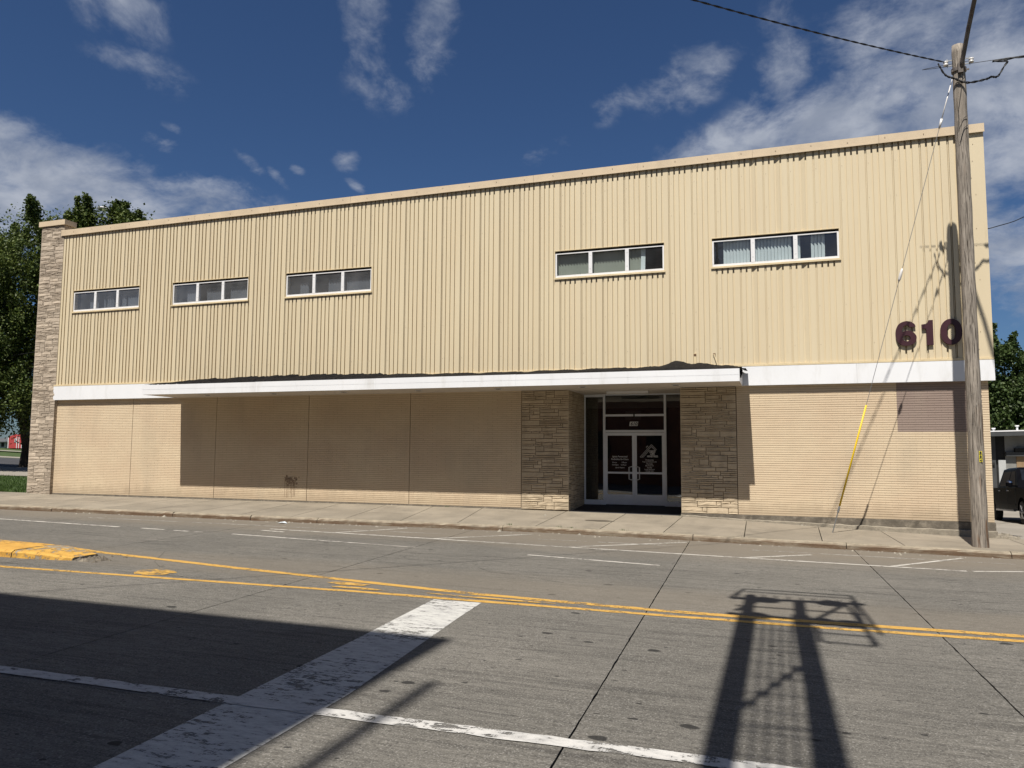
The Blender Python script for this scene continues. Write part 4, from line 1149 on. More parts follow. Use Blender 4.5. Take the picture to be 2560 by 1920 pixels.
def ell(cx_, cy_, rx, ry, n=40, e=2.0):
    return [(cx_ + rx * abs(math.cos(a)) ** (2 / e) * math.copysign(1, math.cos(a)), cy_ + ry * abs(math.sin(a)) ** (2 / e) * math.copysign(1, math.sin(a))) for a in np.linspace(0, 2 * math.pi, n, endpoint=False)]


def catmull(pts, n=5, corners=()):
    out = []; N_ = len(pts)
    for i in range(N_):
        p0, p1, p2, p3 = pts[(i - 1) % N_], pts[i], pts[(i + 1) % N_], pts[(i + 2) % N_]
        if i in corners: p0 = p1
        if (i + 1) % N_ in corners: p3 = p2
        for k in range(n):
            t = k / n
            out.append(tuple(.5 * ((2 * p1[q]) + (-p0[q] + p2[q]) * t + (2 * p0[q] - 5 * p1[q] + 4 * p2[q] - p3[q]) * t * t + (-p0[q] + 3 * p1[q] - 3 * p2[q] + p3[q]) * t ** 3) for q in (0, 1)))
    return out


six = [(.98, .42), (.93, .2), (.78, .05), (.5, -.02), (.22, .06), (.06, .28), (0, .62), (.05, .95), (.2, 1.2), (.5, 1.32), (.75, 1.26), (.9, 1.14), (.95, 1.0), (.67, .97), (.61, 1.07), (.5, 1.10), (.39, 1.03), (.31, .88), (.29, .70), (.42, .78), (.6, .80), (.8, .73), (.93, .58)]
sx_, sz_ = .47, .61 / 1.34
numeral([[(2.75 + x * sx_, 4.235 + (y + .02) * sz_) for x, y in catmull(six, 5, (12, 13, 18))], [(2.75 + x * sx_, 4.235 + (y + .02) * sz_) for x, y in ell(.51, .385, .185, .165)]], 'six', 'maroon numeral six')
numeral([[(3.425, 4.235), (3.575, 4.235), (3.575, 4.845), (3.485, 4.845), (3.46, 4.79), (3.42, 4.755), (3.33, 4.745), (3.33, 4.640), (3.425, 4.640)]], 'one', 'maroon numeral one')
numeral([ell(3.965, 4.54, .235, .315, 44, 2.15), ell(3.965, 4.54, .094, .195, 40, 2.1)], 'zero', 'maroon numeral zero')

# storefront entrance
EY = 1.86
m = MB()
for x0, x1 in ((-5.60, -5.565), (-5.02, -4.955), (-3.205, -3.14), (-2.56, -2.525)): m.box(x0, x1, EY - .06, EY + .05, .03, 3.325)
m.box(-4.955, -3.205, EY - .055, EY + .05, 2.185, 2.25); m.box(-4.955, -3.205, EY - .055, EY + .05, 2.66, 2.72); m.box(-5.565, -2.56, EY - .05, EY + .05, 3.29, 3.324)
for x0, x1 in ((-5.565, -5.02), (-3.14, -2.56)): m.box(x0, x1, EY - .05, EY + .05, .03, .17)
m.box(-5.565, -5.02, EY - .05, EY + .05, 3.25, 3.29)
sf = m.build('entrance_frame', mDOORA, BD)
for x0, x1, z0, z1 in ((-5.565, -5.02, .17, 3.25), (-3.14, -2.56, .17, 3.29), (-4.955, -3.205, 2.25, 2.66), (-4.955, -3.205, 2.72, 3.29)):
    m = MB(); m.box(x0, x1, EY - .01, EY - .002, z0, z1); m.build('pane', mGLASSD, sf)
m = MB(); m.box(-5.6, -2.53, EY + .30, EY + .33, 2.92, 3.45); m.build('window_shade', M('olive_shade', (.40, .40, .33), .8, .06), sf)
m = MB(); m.box(-4.37, -3.90, EY + .08, EY + .1, 2.56, 2.82); m.build('notice', M('grey_notice', (.20, .20, .19), .8, .1), sf)
m = MB(); m.box(-4.10, -4.06, EY - .085, EY - .056, 2.655, 2.76); m.build('lock_box', mDARK, sf)
m = MB(); m.mi = 0; m.add([(-4.235, EY - .0135, 2.37), (-3.985, EY - .0135, 2.37), (-3.965, EY - .0135, 2.50), (-4.215, EY - .0135, 2.50)], [(0, 1, 2, 3)]); m.mi = 1
text_into(m, '610', -4.10, EY - .0165, 2.39, .135, .003, .25)
m.build('address_plate', [mLETTER, mDARK], sf, recalc=False)
for side in (-1, 1):
    x0, x1 = (-4.955, -4.083) if side < 0 else (-4.077, -3.205)
    m = MB(); zb, zt = .045, 2.175; st = .065
    m.box(x0, x0 + st, EY - .045, EY, zb, zt); m.box(x1 - st, x1, EY - .045, EY, zb, zt); m.box(x0 + st, x1 - st, EY - .045, EY, zt - .09, zt); m.box(x0 + st, x1 - st, EY - .045, EY, zb, zb + .30)
    m.box(x0 + st, x1 - st, EY - .047, EY + .001, .955, 1.01)
    d = m.build('door', mDOORA, BD, label='left leaf of the glass double door' if side < 0 else 'right leaf of the glass double door')
    for z0, z1 in ((zb + .30, .955), (1.01, zt - .09)):
        m = MB(); m.box(x0 + st, x1 - st, EY - .028, EY - .022, z0, z1); m.build('pane', mGLASSD, d)
    hx = x1 - .035 if side < 0 else x0 + .035; hh = .115 * (-1 if side < 0 else 1)
    m = MB(); m.tube([(hx, EY - .045, 1.17), (hx + hh * .3, EY - .10, 1.17), (hx + hh, EY - .11, 1.15), (hx + hh, EY - .11, .80), (hx + hh * .3, EY - .10, .78), (hx, EY - .045, .78)], .014, 8); m.build('pull_handle', mALU, d, smooth=True)
    cx_ = (x0 + x1) / 2; yt = EY - .031; m = MB()
    if side < 0:
        text_into(m, 'Iglesia Pentecostal', cx_, yt, 1.44, .072, .0012, squash=.86); text_into(m, 'Redimidos En Cristo', cx_, yt, 1.36, .072, .0012, squash=.86)
        text_into(m, 'Viernes', cx_ - .235, yt, 1.27, .055, .0006, align='LEFT', squash=.85); text_into(m, '7:00 pm', cx_ + .05, yt, 1.27, .055, .0006, align='LEFT', squash=.85)
        text_into(m, 'Domingos', cx_ - .235, yt, 1.20, .055, .0006, align='LEFT', squash=.85); text_into(m, '12:30 pm', cx_ + .02, yt, 1.20, .055, .0006, align='LEFT', squash=.85)
        text_into(m, 'Iglesia Hispana', cx_, yt, 1.12, .052, .0006, squash=.9)
    else:
        def ln(a, b_, w=.011): m.bar((cx_ + a[0], yt, 1.42 + a[1]), (cx_ + b_[0], yt, 1.42 + b_[1]), w, .003, up=(0, 1, 0))
        ln((-.28, .03), (.06, .40)); ln((.06, .40), (.21, .245)); ln((-.23, .03), (.06, .345)); ln((.06, .345), (.175, .225)); ln((-.18, .03), (.0, .23)); ln((-.02, .225), (.19, .225)); ln((-.05, .33), (-.05, .37)); ln((-.09, .345), (-.04, .345)); ln((-.09, .29), (-.09, .345))
        ln((-.28, .03), (-.18, .03))
        text_into(m, 'NEW', cx_ + .09, yt, 1.575, .075, .003); text_into(m, 'LIFE', cx_ + .09, yt, 1.515, .075, .003); text_into(m, 'MINISTRIES', cx_ + .09, yt, 1.45, .072, .003, squash=.9)
        for s_, z, sz in (('Wednesday', 1.35, .058), ('Prayer and Meditation 6:30', 1.30, .042), ('Thursday', 1.235, .058), ('Bible Study 6:30', 1.185, .042), ('Sunday', 1.125, .058), ('Sunday School 9:30', 1.075, .042), ('Worship 10:30', 1.03, .042)):
            text_into(m, s_, cx_, yt, z, sz, .0008, squash=.9)
    m.build('lettering', mLETTER, d, recalc=False)
m = MB(); V8 = [(-6.6, EY + .12, -.1), (-1.6, EY + .12, -.1), (-1.6, 7, -.1), (-6.6, 7, -.1), (-6.6, EY + .12, 3.5), (-1.6, EY + .12, 3.5), (-1.6, 7, 3.5), (-6.6, 7, 3.5)]
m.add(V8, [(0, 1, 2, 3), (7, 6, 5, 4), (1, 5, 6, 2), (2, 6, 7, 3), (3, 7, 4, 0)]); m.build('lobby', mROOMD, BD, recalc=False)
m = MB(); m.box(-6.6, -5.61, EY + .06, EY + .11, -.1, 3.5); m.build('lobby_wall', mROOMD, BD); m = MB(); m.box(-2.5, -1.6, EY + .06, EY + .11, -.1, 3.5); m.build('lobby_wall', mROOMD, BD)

# broken concrete at the corner
bc = MB()
for k, (x, y, r, zz_) in enumerate(((4.86, -.05, .16, .10), (5.02, -.12, .13, .07), (4.98, .1, .14, .10), (5.15, .0, .09, .05), (4.76, -.16, .10, .06), (5.10, -.2, .05, .04))):
    z = walk_z(x, min(y, -.01)) - .01; n = 8
    ring = [(x + r * (1 + rng.normal(0, .15)) * math.cos(a), y + r * .8 * (1 + rng.normal(0, .15)) * math.sin(a)) for a in np.linspace(0, 6.283, n, endpoint=False)]
    bc.add([(a, b_, z) for a, b_ in ring] + [(x + (a - x) * .8, y + (b_ - y) * .8, z + zz_ * (1 + rng.normal(0, .2))) for a, b_ in ring], [(i, (i + 1) % n, (i + 1) % n + n, i + n) for i in range(n)] + [tuple(range(n, 2 * n))])
tag(bc.build('concrete_rubble', mLEDGE), 'crumbled concrete lump at the foot of the building corner right of the pole', 'rubble')

# ------------------------------------------------------------------ utility pole
PXc, PYc = 3.945, -2.2
up = empty('utility_pole', (PXc, PYc, -.34), 'weathered wooden utility pole standing at the kerb near the numerals', 'utility pole')
m = MB(); n = 20; H = []
for i in range(61):
    z = -.6 + (10.68 + .6) * i / 60; r = .155 - .030 * (i / 60) ** .9 + .004 * math.sin(i * 1.3)
    if i == 60: r *= .93
    for j in range(n):
        a = 2 * math.pi * j / n; rr = r * (1 + .02 * math.sin(j * 5 + i * .15) + .012 * math.sin(j * 11 - i * .1))
        m.v.append((PXc + .0 * i + rr * math.cos(a), PYc + rr * math.sin(a), z))
for i in range(60):
    for j in range(n): m.f.append((i * n + j, i * n + (j + 1) % n, (i + 1) * n + (j + 1) % n, (i + 1) * n + j)); m.m.append(0)
m.f.append(tuple(60 * n + j for j in range(n))); m.m.append(0)
m.build('pole_shaft', mWOOD, up, smooth=True, recalc=False)
m = MB(); m.tube([(PXc + .02, PYc - .14, 10.05), (PXc + .03, PYc - .2, 10.2), (PXc + .10, PYc - .55, 10.75), (PXc + .22, PYc - 1.2, 11.6), (PXc + .42, PYc - 2.3, 12.4), (PXc + .70, PYc - 3.6, 12.75), (PXc + .78, PYc - 4.0, 12.75)], .047, 10); arm = m.build('lamp_arm', mLAMPA, up, smooth=True)
m = MB(); c = Vector((PXc + .84, PYc - 4.3, 12.72)); m.lathe((c.x, c.y, c.z), [(.06, .12), (.17, .07), (.21, .0), (.17, -.07), (.06, -.10)], 14); m.build('lamp_head', mLAMPG, up, smooth=True)
m = MB(); m.lathe((PXc, PYc, 10.10), [(.150, -.04), (.152, .04)], 20); m.box(PXc - .05, PXc + .05, PYc - .19, PYc - .12, 9.98, 10.2); m.bar((PXc - .16, PYc - .06, 10.08), (PXc + .19, PYc - .06, 10.08), .03); m.build('arm_bracket', mLAMPA, up)
for sx2 in (-1, 1):
    m = MB(); m.bar((PXc + sx2 * .11, PYc, 10.36), (PXc + sx2 * .23, PYc, 10.36), .02); m.bar((PXc + sx2 * .11, PYc, 10.24), (PXc + sx2 * .25, PYc, 10.24), .02); m.bar((PXc + sx2 * .22, PYc, 10.2), (PXc + sx2 * .22, PYc, 10.4), .016)
    br = m.build('rack', mSTEEL, up); m = MB(); m.lathe((PXc + sx2 * .25, PYc - .0, 10.30), [(.03, -.055), (.052, -.045), (.052, -.02), (.03, 0), (.052, .02), (.052, .045), (.03, .055)], 12); m.build('spool_insulator', mPORC, br, smooth=True)
m = MB()
m.tube([(PXc - .10, PYc - .13, 9.85), (PXc + .02, PYc - .16, 9.8), (PXc + .1, PYc - .13, 9.9)], .008, 6)
m.tube([(PXc + .05, PYc - .145, 10.0), (PXc + .0, PYc - .15, 9.6), (PXc - .06, PYc - .14, 9.2), (PXc - .08, PYc - .13, 8.7), (PXc + .03, PYc - .15, 8.95), (PXc + .1, PYc - .12, 9.0)], .006, 6)
m.tube([(PXc - .07, PYc - .14, 8.4), (PXc + .02, PYc - .16, 8.72), (PXc + .11, PYc - .11, 8.8)], .006, 6)
m.build('jumper_wires', mCABLE, up)
m = MB()
for k, (c_, z) in enumerate((('8', 1.60), ('8', 1.52), ('4', 1.44))):
    m.mi = 0; y = PYc - .152; x = PXc + .045; m.box(x - .028, x + .028, y - .003, y, z - .004, z + .066); m.mi = 1; text_into(m, c_, x, y - .006, z + .005, .075, .003)
m.build('number_tag', [mYTAG, mDARK], up, recalc=False)
m = MB()
for k in range(46):
    z = rng.uniform(.2, 3.2); a = rng.uniform(-2.6, -.6); r = .150; m.lathe((PXc + r * math.cos(a), PYc + r * math.sin(a), z), [(.005, 0), (.005, .006)], 5)
m.build('staples', mSTEEL, up, kind='stuff')

# guy wire
gw = empty('guy_wire', (1.12, -1.05, walk_z(1.12, -1.05)), 'steel guy wire with yellow guard running from the pole top down to the sidewalk', 'guy wire')
A = Vector((1.12, -1.05, walk_z(1.12, -1.05) - .03)); B = Vector((PXc - .13, PYc, 9.95))
def gpt(t): return A + (B - A) * t
m = MB(); m.tube([gpt(.055), gpt(.57)], .0065, 6); m.tube([gpt(.595), gpt(.90)], .0065, 6); m.build('wire_strand', mSTEEL, gw)
m = MB(); m.tube([gpt(.0), gpt(.055)], .013, 7); m.tube([gpt(.050), gpt(.062)], .026, 7); m.build('anchor_rod', mSTEEL, gw)
m = MB(); m.tube([gpt(.065), gpt(.295)], .021, 10); m.build('guard', mYGUARD, gw, smooth=True)
m = MB(); m.tube([gpt(.088) + Vector((-.06, 0, .03)), gpt(.088) + Vector((.05, 0, -.01))], .006, 5); m.tube([gpt(.052), gpt(.072)], .016, 6); m.build('clamp', mSTEEL, gw)
m = MB(); m.tube([gpt(.568), gpt(.574), gpt(.59), gpt(.597)], [.016, .032, .032, .016], 10); m.build('strain_insulator', mPORC, gw, smooth=True)
m = MB(); m.tube([gpt(.90), gpt(.985)], .012, 7); m.tube([gpt(.895), gpt(.915)], [.02, .03], 7); m.tube([gpt(.985), B], .008, 6); m.build('fibreglass_link', mPORC, gw, smooth=True)


def cable(name, pts, r, label, cat='cable', twist=0.0, sag=0.0, group=None, n=60):
    P = [Vector(p) for p in pts]; out = []
    tot = [0]
    for a, b_ in zip(P, P[1:]): tot.append(tot[-1] + (b_ - a).length)
    if len(P) == 2:
        for i in range(n + 1):
            t = i / n; q = P[0].lerp(P[1], t); q.z -= sag * 4 * t * (1 - t); out.append(q)
    else:
        cp = [P[0]] + P + [P[-1]]
        for i in range(len(P) - 1):
            for k in range(8):
                t = k / 8; p0, p1, p2, p3 = cp[i], cp[i + 1], cp[i + 2], cp[i + 3]
                out.append(.5 * ((2 * p1) + (p2 - p0) * t + (2 * p0 - 5 * p1 + 4 * p2 - p3) * t * t + (3 * p1 - p0 - 3 * p2 + p3) * t ** 3))
        out.append(P[-1])
    m = MB()
    if twist:
        L = 0; dense = []
        for a, b_ in zip(out, out[1:]):
            k = max(1, int((b_ - a).length / .08)); dense += [a.lerp(b_, q / k) for q in range(k)]
        dense.append(out[-1])
        for ph in (0, math.pi):
            o2 = []
            for i, q in enumerate(dense): a = i * .08 * 2 * math.pi / twist + ph; o2.append(q + Vector((0, math.cos(a), math.sin(a))) * r * 1.1)
            m.tube(o2, r, 5)
    else: m.tube(out, r, 6)
    return tag(m.build(name, mCABLE), label, cat, group)


cable('overhead_cable', [(PXc - .30, PYc - .1, 10.30), (-13.0, -21.5, 8.9)], .0095, 'twisted black cable rising from the pole top across the sky to the upper left', twist=.55, sag=.55)
cable('overhead_cable', [(PXc - .42, PYc - .1, 10.28), (PXc - .30, PYc - .15, 9.98), (PXc - .12, PYc - .16, 9.86), (PXc + .12, PYc - .18, 9.72), (PXc + .5, PYc - .05, 9.80), (PXc + .62, PYc, 9.86), (PXc + .75, PYc, 9.86), (PXc + .95, PYc, 10.15), (PXc + 1.25, PYc, 10.22), (PXc + 8, PYc - .2, 10.1), (PXc + 24, PYc - .5, 10.3)], .014, 'thick black cable looping past the pole top and off to the right', twist=.5)
cable('messenger_wire', [(PXc + .27, PYc, 10.30), (PXc + 1.3, PYc, 10.24), (PXc + 24, PYc - .5, 10.35)], .006, 'thin bare wire leaving the right insulator above the looped cable')
cable('service_wire', [(4.86, .35, 7.15), (5.05, .6, 7.2), (5.6, 1.2, 7.45), (9, 6, 9.2), (22, 22, 14)], .012, 'black service wire tied to the right building corner below the roof')
cable('roadside_wire', [(-60, 18, 7.4), (-20, 10.5, 9.0)], .02, 'upper thin wire in front of the trees left of the stone pier', sag=.3, group='wires left of the pier')
cable('roadside_wire', [(-60, 18.5, 6.6), (-20, 11.0, 8.0)], .02, 'lower thin wire in front of the trees left of the stone pier', sag=.3, group='wires left of the pier')

# ------------------------------------------------------------------ street lamp behind the trees
sl_ = empty('street_lamp', (-50.2, 28.8, ZT(-50, 28)), 'street lamp whose white head shows among the tree tops above the left roof', 'street lamp')
m = MB(); m.tube([(-50.2, 28.8, ZT(-50, 28)), (-50.2, 28.8, 21.0)], [.14, .08], 10); m.build('lamp_post', mSTEEL, sl_)
m = MB(); m.tube([(-50.2, 28.8, 20.6), (-51.5, 28.3, 21.3), (-52.8, 27.9, 21.7)], .055, 8); m.build('lamp_arm', mLAMPA, sl_)
m = MB(); m.lathe((-53.5, 27.6, 21.75), [(.1, .16), (.42, .08), (.5, 0), (.38, -.12), (.1, -.16)], 14); m.build('lamp_head', mPORC, sl_)


# ------------------------------------------------------------------ trees
def tree(name, base, crowns, nclump, nleaf, leaf, mat, label, trunk_r=.3, seed=1, spikes=0, group=None):
    r = np.random.default_rng(seed); t = empty(name, base, label, 'tree', group)
    b = Vector(base); vols = np.array([c[3] * c[4] * c[5] for c in crowns]); vols = vols / vols.sum()
    pts = []
    for _ in range(nclump):
        c = crowns[r.choice(len(crowns), p=vols)]; d = r.normal(size=3); d /= np.linalg.norm(d); rad = r.random() ** .28
        rad *= 1 + .12 * math.sin(7 * d[0] + 3) * math.sin(6 * d[2] + seed)
        pts.append(np.array(c[:3]) + d * rad * np.array(c[3:]))
    pts = np.array(pts)
    cen = []; sc = []
    for p in pts:
        cen.append(p); sc.append(.28 + .35 * r.random())
    for _ in range(spikes):
        c = crowns[r.choice(len(crowns), p=vols)]; d = r.normal(size=3); d[2] = abs(d[2]) + .25; d /= np.linalg.norm(d); p = np.array(c[:3]) + d * .93 * np.array(c[3:])
        g_ = np.array([d[0] * .55, d[1] * .55, 1.0]); g_ /= np.linalg.norm(g_); L = .5 + 1.3 * r.random()
        for k in range(6): cen.append(p + g_ * L * k / 5); sc.append(.26 * (1 - .09 * k))
    cen = np.array(cen); sc = np.array(sc); idx = r.integers(0, len(cen), nleaf)
    off = r.normal(size=(nleaf, 3)) * sc[idx][:, None] * .75
    P = cen[idx] + off
    u = r.normal(size=(nleaf, 3)); u /= np.linalg.norm(u, axis=1)[:, None]
    w_ = r.normal(size=(nleaf, 3)); w_[:, 2] *= .4; w_ -= u * (u * w_).sum(1)[:, None]; w_ /= np.linalg.norm(w_, axis=1)[:, None]
    s = leaf * (.6 + .8 * r.random(nleaf))[:, None]
    V = np.stack([P - u * s * .5, P + w_ * s * .42, P + u * s * .6, P - w_ * s * .42], 1) - np.array(base)
    me = fastmesh('crown', V, 4, mat); o = bpy.data.objects.new('crown', me); COL.objects.link(o); o.parent = t
    m = MB(); top = pts[:, 2].max(); c0 = np.average(np.array([c[:3] for c in crowns]), axis=0, weights=vols)
    m.tube([b, b + Vector((0.1, 0, 1.5)), Vector((c0[0] * .3 + b.x * .7, c0[1] * .3 + b.y * .7, b.z + (c0[2] - b.z) * .6)), Vector((*c0[:2], c0[2]))], [trunk_r * 1.25, trunk_r, trunk_r * .75, trunk_r * .4], 10)
    for k in range(22):
        p = Vector(pts[r.integers(len(pts))]); q0 = Vector((b.x + (c0[0] - b.x) * .4, b.y + (c0[1] - b.y) * .4, b.z + (c0[2] - b.z) * r.uniform(.5, 1.1)))
        m.tube([q0, q0.lerp(p, .5) + Vector((0, 0, .4)), p], [trunk_r * .35, trunk_r * .2, trunk_r * .06], 6)
    m.build('trunk', mBARK, t)
    return t


# left: positions worked out from bearings and depths
tree('maple_tree', (-55.3, 23.4, ZT(-55, 23)), [(-50.0, 17.0, 11.0, 4.8, 4.5, 5.2), (-53.5, 17.5, 8.0, 6.2, 4.5, 5.0), (-50, 17.5, 5.4, 5.0, 4.0, 2.6), (-46.6, 17.0, 14.0, 3.1, 3.2, 3.6)], 1000, 170000, .15, mLEAFA,
     'large dense maple directly left of and behind the stone pier', .42, 3, 60)
tree('maple_tree', (-42.5, 18.5, ZT(-42, 18)), [(-43.0, 18.0, 12.3, 3.8, 3.0, 5.0), (-40.0, 18.4, 12.9, 2.9, 2.8, 3.6), (-38.0, 18.6, 12.8, 2.3, 2.4, 2.9)], 520, 110000, .155, mLEAFA,
     'maple whose top alone rises above the left end of the roof', .35, 5, 70)
tree('maple_tree', (-61, 20.0, ZT(-61, 20)), [(-60, 17.5, 7.2, 4.6, 4, 4.6), (-62, 18, 5.0, 4.5, 4, 2.0)], 220, 45000, .18, mLEAFB,
     'lower dark tree cut by the left edge of the photo', .35, 8, 20)
tree('shade_tree', (-84, 24, ZT(-84, 24)), [(-83, 25, 8, 9, 7, 5.5)], 120, 9000, .5, mLEAFB, 'dark spreading tree over the parking lot near the red house', .4, 9)
tree('backdrop_tree', (-98, 74, ZT(-98, 74)), [(-98, 74, 8.5, 20, 5, 7.5), (-84, 70, 8, 12, 5, 7)], 260, 14000, .7, mLEAFB, 'dark tree mass rising behind the red house', .5, 12)
tree('elm_tree', (20.5, 62, ZT(20, 62)), [(18.0, 60, 8.8, 3.2, 3, 3.6), (19.6, 60, 5.2, 4.6, 3.5, 3.2), (21.5, 61, 8.0, 1.8, 2, 1.8)], 320, 34000, .26, mLEAFB,
     'tall ragged elm behind the low flat roofed building', .4, 21, 26)
tree('elm_tree', (27, 72, ZT(27, 72)), [(25.8, 71, 5.8, 4.4, 4, 3.2)], 160, 14000, .3, mat_leaf('pale_leaves', (.075, .10, .045), (.12, .145, .075)),
     'paler rounded tree at the right edge of the photo', .35, 24, 8)
# trees added out of view behind the viewer, to darken reflections in the glass
tree('reflection_tree', (6, -46, ZR(6, -46)), [(6, -46, 6.5, 6, 5, 5)], 120, 9000, .5, mLEAFB, 'first dark tree added across the street for reflections, beside the brick block', .4, 31, group='trees added for reflections')
tree('reflection_tree', (16, -44, ZR(6, -46)), [(16, -44, 6.5, 6, 5, 5)], 120, 9000, .5, mLEAFB, 'middle dark tree added across the street for reflections', .4, 32, group='trees added for reflections')
tree('reflection_tree', (27, -46, ZR(6, -46)), [(27, -46, 7, 7, 5, 5.5)], 120, 9000, .5, mLEAFB, 'dark tree added across the street for reflections, furthest from the brick block', .4, 33, group='trees added for reflections')

for k_, (x_, y_) in enumerate(((44, 66), (60, 74), (78, 68))):
    tree('backdrop_tree', (x_, y_, ZT(x_, y_)), [(x_, y_, 6.5 + k_, 8, 5, 5.5 + k_)], 130, 9000, .55, mLEAFB,
         ('nearest', 'middle', 'farthest')[k_] + ' of the dark trees lining the lots right of the elms', .4, 40 + k_)
# ------------------------------------------------------------------ red house, far left
hz = 1.56
rh = empty('red_house', (-104, 60.5, hz), 'small red house with white trim and grey shingled wing beyond the parking lot', 'house')
m = MB(); m.prism([(-104.0, hz), (-101.35, hz), (-101.35, hz + 1.75), (-102.9, hz + 1.95), (-104.0, hz + 1.62)], 59.5, 64); m.build('wall', mRED, rh)
m = MB(); m.box(-110, -104.05, 60.2, 64, hz, hz + .95); m.build('wing_wall', mPALE, rh)
m = MB(); m.add([(-110, 59.7, hz + .95), (-103.7, 59.7, hz + .95), (-104.2, 62.4, hz + 1.75), (-106.5, 62.4, hz + 1.75), (-110, 59.7, hz + .90)], [(0, 1, 2, 3)]); m.box(-110, -103.9, 59.66, 59.74, hz + .86, hz + .95); m.build('wing_roof', mSHING, rh, recalc=False)
for xa_, xb_, h_ in ((-104.02, -103.9, 1.62), (-102.35, -102.25, 1.7), (-101.95, -101.85, 1.6), (-101.42, -101.33, 1.1)): m = MB(); m.box(xa_, xb_, 59.44, 59.5, hz, hz + h_); m.build('corner_board', mALU, rh)
m = MB(); m.box(-102.75, -102.4, 59.43, 59.49, hz + .85, hz + 1.35); wn = m.build('window', mALU, rh); m = MB(); m.box(-102.70, -102.60, 59.42, 59.428, hz + .9, hz + 1.3); m.box(-102.55, -102.45, 59.42, 59.428, hz + .9, hz + 1.3); m.build('pane', mDARK, wn)
m = MB()
for k in range(5): x = -109.5 + k * 1.1; m.box(x, x + .5, 60.14, 60.19, hz + .2, hz + .8)
m.build('window', mDARK, rh)

# ------------------------------------------------------------------ low building, far right
fb = empty('flat_roofed_building', (12.5, 32, -.5), 'low grey flat roofed building with a tan door panel behind the pickup', 'building')
bz = -.55
m = MB(); m.box(9.0, 11.95, 31.2, 39, bz, 2.72); m.build('dark_wall', mGREY, fb)
m = MB(); m.box(12.45, 24, 31.3, 39, bz, 2.75); m.build('wall', mSTUC, fb)
m = MB(); m.box(11.95, 12.45, 31.35, 31.6, bz, 2.7); m.build('post', mDARK, fb)
m = MB(); m.box(12.05, 12.42, 31.1, 31.3, bz, 1.25); m.build('pilaster', mPALE, fb)
m = MB(); m.add([(8.6, 30.4, 2.80), (25, 30.4, 3.22), (25, 40, 3.22), (8.6, 40, 2.80), (8.6, 30.4, 2.55), (25, 30.4, 2.97), (25, 40, 2.97), (8.6, 40, 2.55)], [(0, 1, 2, 3), (4, 5, 1, 0), (5, 6, 2, 1), (7, 4, 0, 3), (7, 6, 5, 4)]); m.build('roof', mGREY, fb)
m = MB(); m.add([(8.6, 30.38, 2.80), (25, 30.38, 3.22), (25, 30.38, 3.29), (8.6, 30.38, 2.87), (8.6, 40, 2.80), (8.6, 40, 2.87), (25, 40, 3.29), (25, 40, 3.22)], [(0, 1, 2, 3), (3, 2, 6, 5), (0, 3, 5, 4)]); m.build('roof_edge', mALU, fb)
for x in (11.85, 13.05, 13.6):
    m = MB(); z0 = 2.87 + (x - 8.6) * .0256; hh = .10 if x < 12 else .22
    m.lathe((x, 31.0, z0), [(.055, 0), (.055, hh), (.11, hh + .01), (.10, hh + .07)], 10); m.build('roof_vent', mALU, fb)
m = MB(); m.box(12.9, 24, 31.0, 31.28, 1.75, 1.95); m.build('canopy_rail', mDARK, fb)
m = MB(); m.box(12.45, 24, 31.05, 31.29, 1.48, 1.72); m.build('lintel', mGREY, fb)
m = MB(); m.box(13.0, 14.6, 31.24, 31.3, bz, 1.47); m.build('door_panel', mPLY, fb)
m = MB(); m.box(11.72, 11.86, 31.1, 31.19, .95, 1.1); m.build('wall_lamp', mDARK, fb)

# ------------------------------------------------------------------ black pickup
zt = -.46
TX, TY = 8.10, 6.35     # front axle centre; the truck faces -y
pk = empty('pickup_truck', (TX, TY + 1.8, zt), 'glossy black crew cab pickup parked beside the right end of the building', 'pickup truck')
hw = .98


def tp(l, z): return (TY + l, zt + z)   # l = metres behind the front axle


body = [(-.92, .48), (-.95, .95), (-.85, 1.14), (.55, 1.20), (.62, 1.22), (4.95, 1.22), (4.95, .50), (4.35, .50)]
arch = lambda c, r: [(c + r * math.cos(a), .38 + r * math.sin(a)) for a in np.linspace(0.15, math.pi - .15, 9)]
poly = [(-.92, .48), (-.95, .95), (-.85, 1.12), (.5, 1.20), (2.9, 1.20), (4.95, 1.22), (4.98, .52)] + arch(3.72, .50) + [(3.1, .42), (.62, .42)] + arch(0, .50) + [(-.6, .45)]
m = MB(); m.prism([tp(*p) for p in poly], TX - hw, TX + hw, 'yz')
bdy = m.build('body', mCAR, pk)
m = MB(); rows_ = []
lo = [(.42, 1.20), (2.95, 1.20)]; hi = [(1.15, 1.86), (2.72, 1.86)]
a0, a1, b0, b1 = hw - .03, hw - .03, hw - .20, hw - .20
m.add([(TX - a0, TY + lo[0][0], zt + 1.20), (TX + a0, TY + lo[0][0], zt + 1.20), (TX + a0, TY + lo[1][0], zt + 1.20), (TX - a0, TY + lo[1][0], zt + 1.20),
       (TX - b0, TY + hi[0][0], zt + 1.84), (TX + b0, TY + hi[0][0], zt + 1.84), (TX + b0, TY + hi[1][0], zt + 1.84), (TX - b0, TY + hi[1][0], zt + 1.84),
       (TX - b0 + .12, TY + hi[0][0] + .14, zt + 1.90), (TX + b0 - .12, TY + hi[0][0] + .14, zt + 1.90), (TX + b0 - .12, TY + hi[1][0] - .12, zt + 1.90), (TX - b0 + .12, TY + hi[1][0] - .12, zt + 1.90)],
      [(0, 1, 5, 4), (1, 2, 6, 5), (2, 3, 7, 6), (3, 0, 4, 7), (4, 5, 9, 8), (5, 6, 10, 9), (6, 7, 11, 10), (7, 4, 8, 11), (8, 9, 10, 11)])
m.build('cab', mCAR, pk)


def side_pt(l, z, s):   # on the slanted cab side
    t = (z - 1.20) / .64; return (TX + s * (a0 + (b0 - a0) * t + .004), TY + l, zt + z)


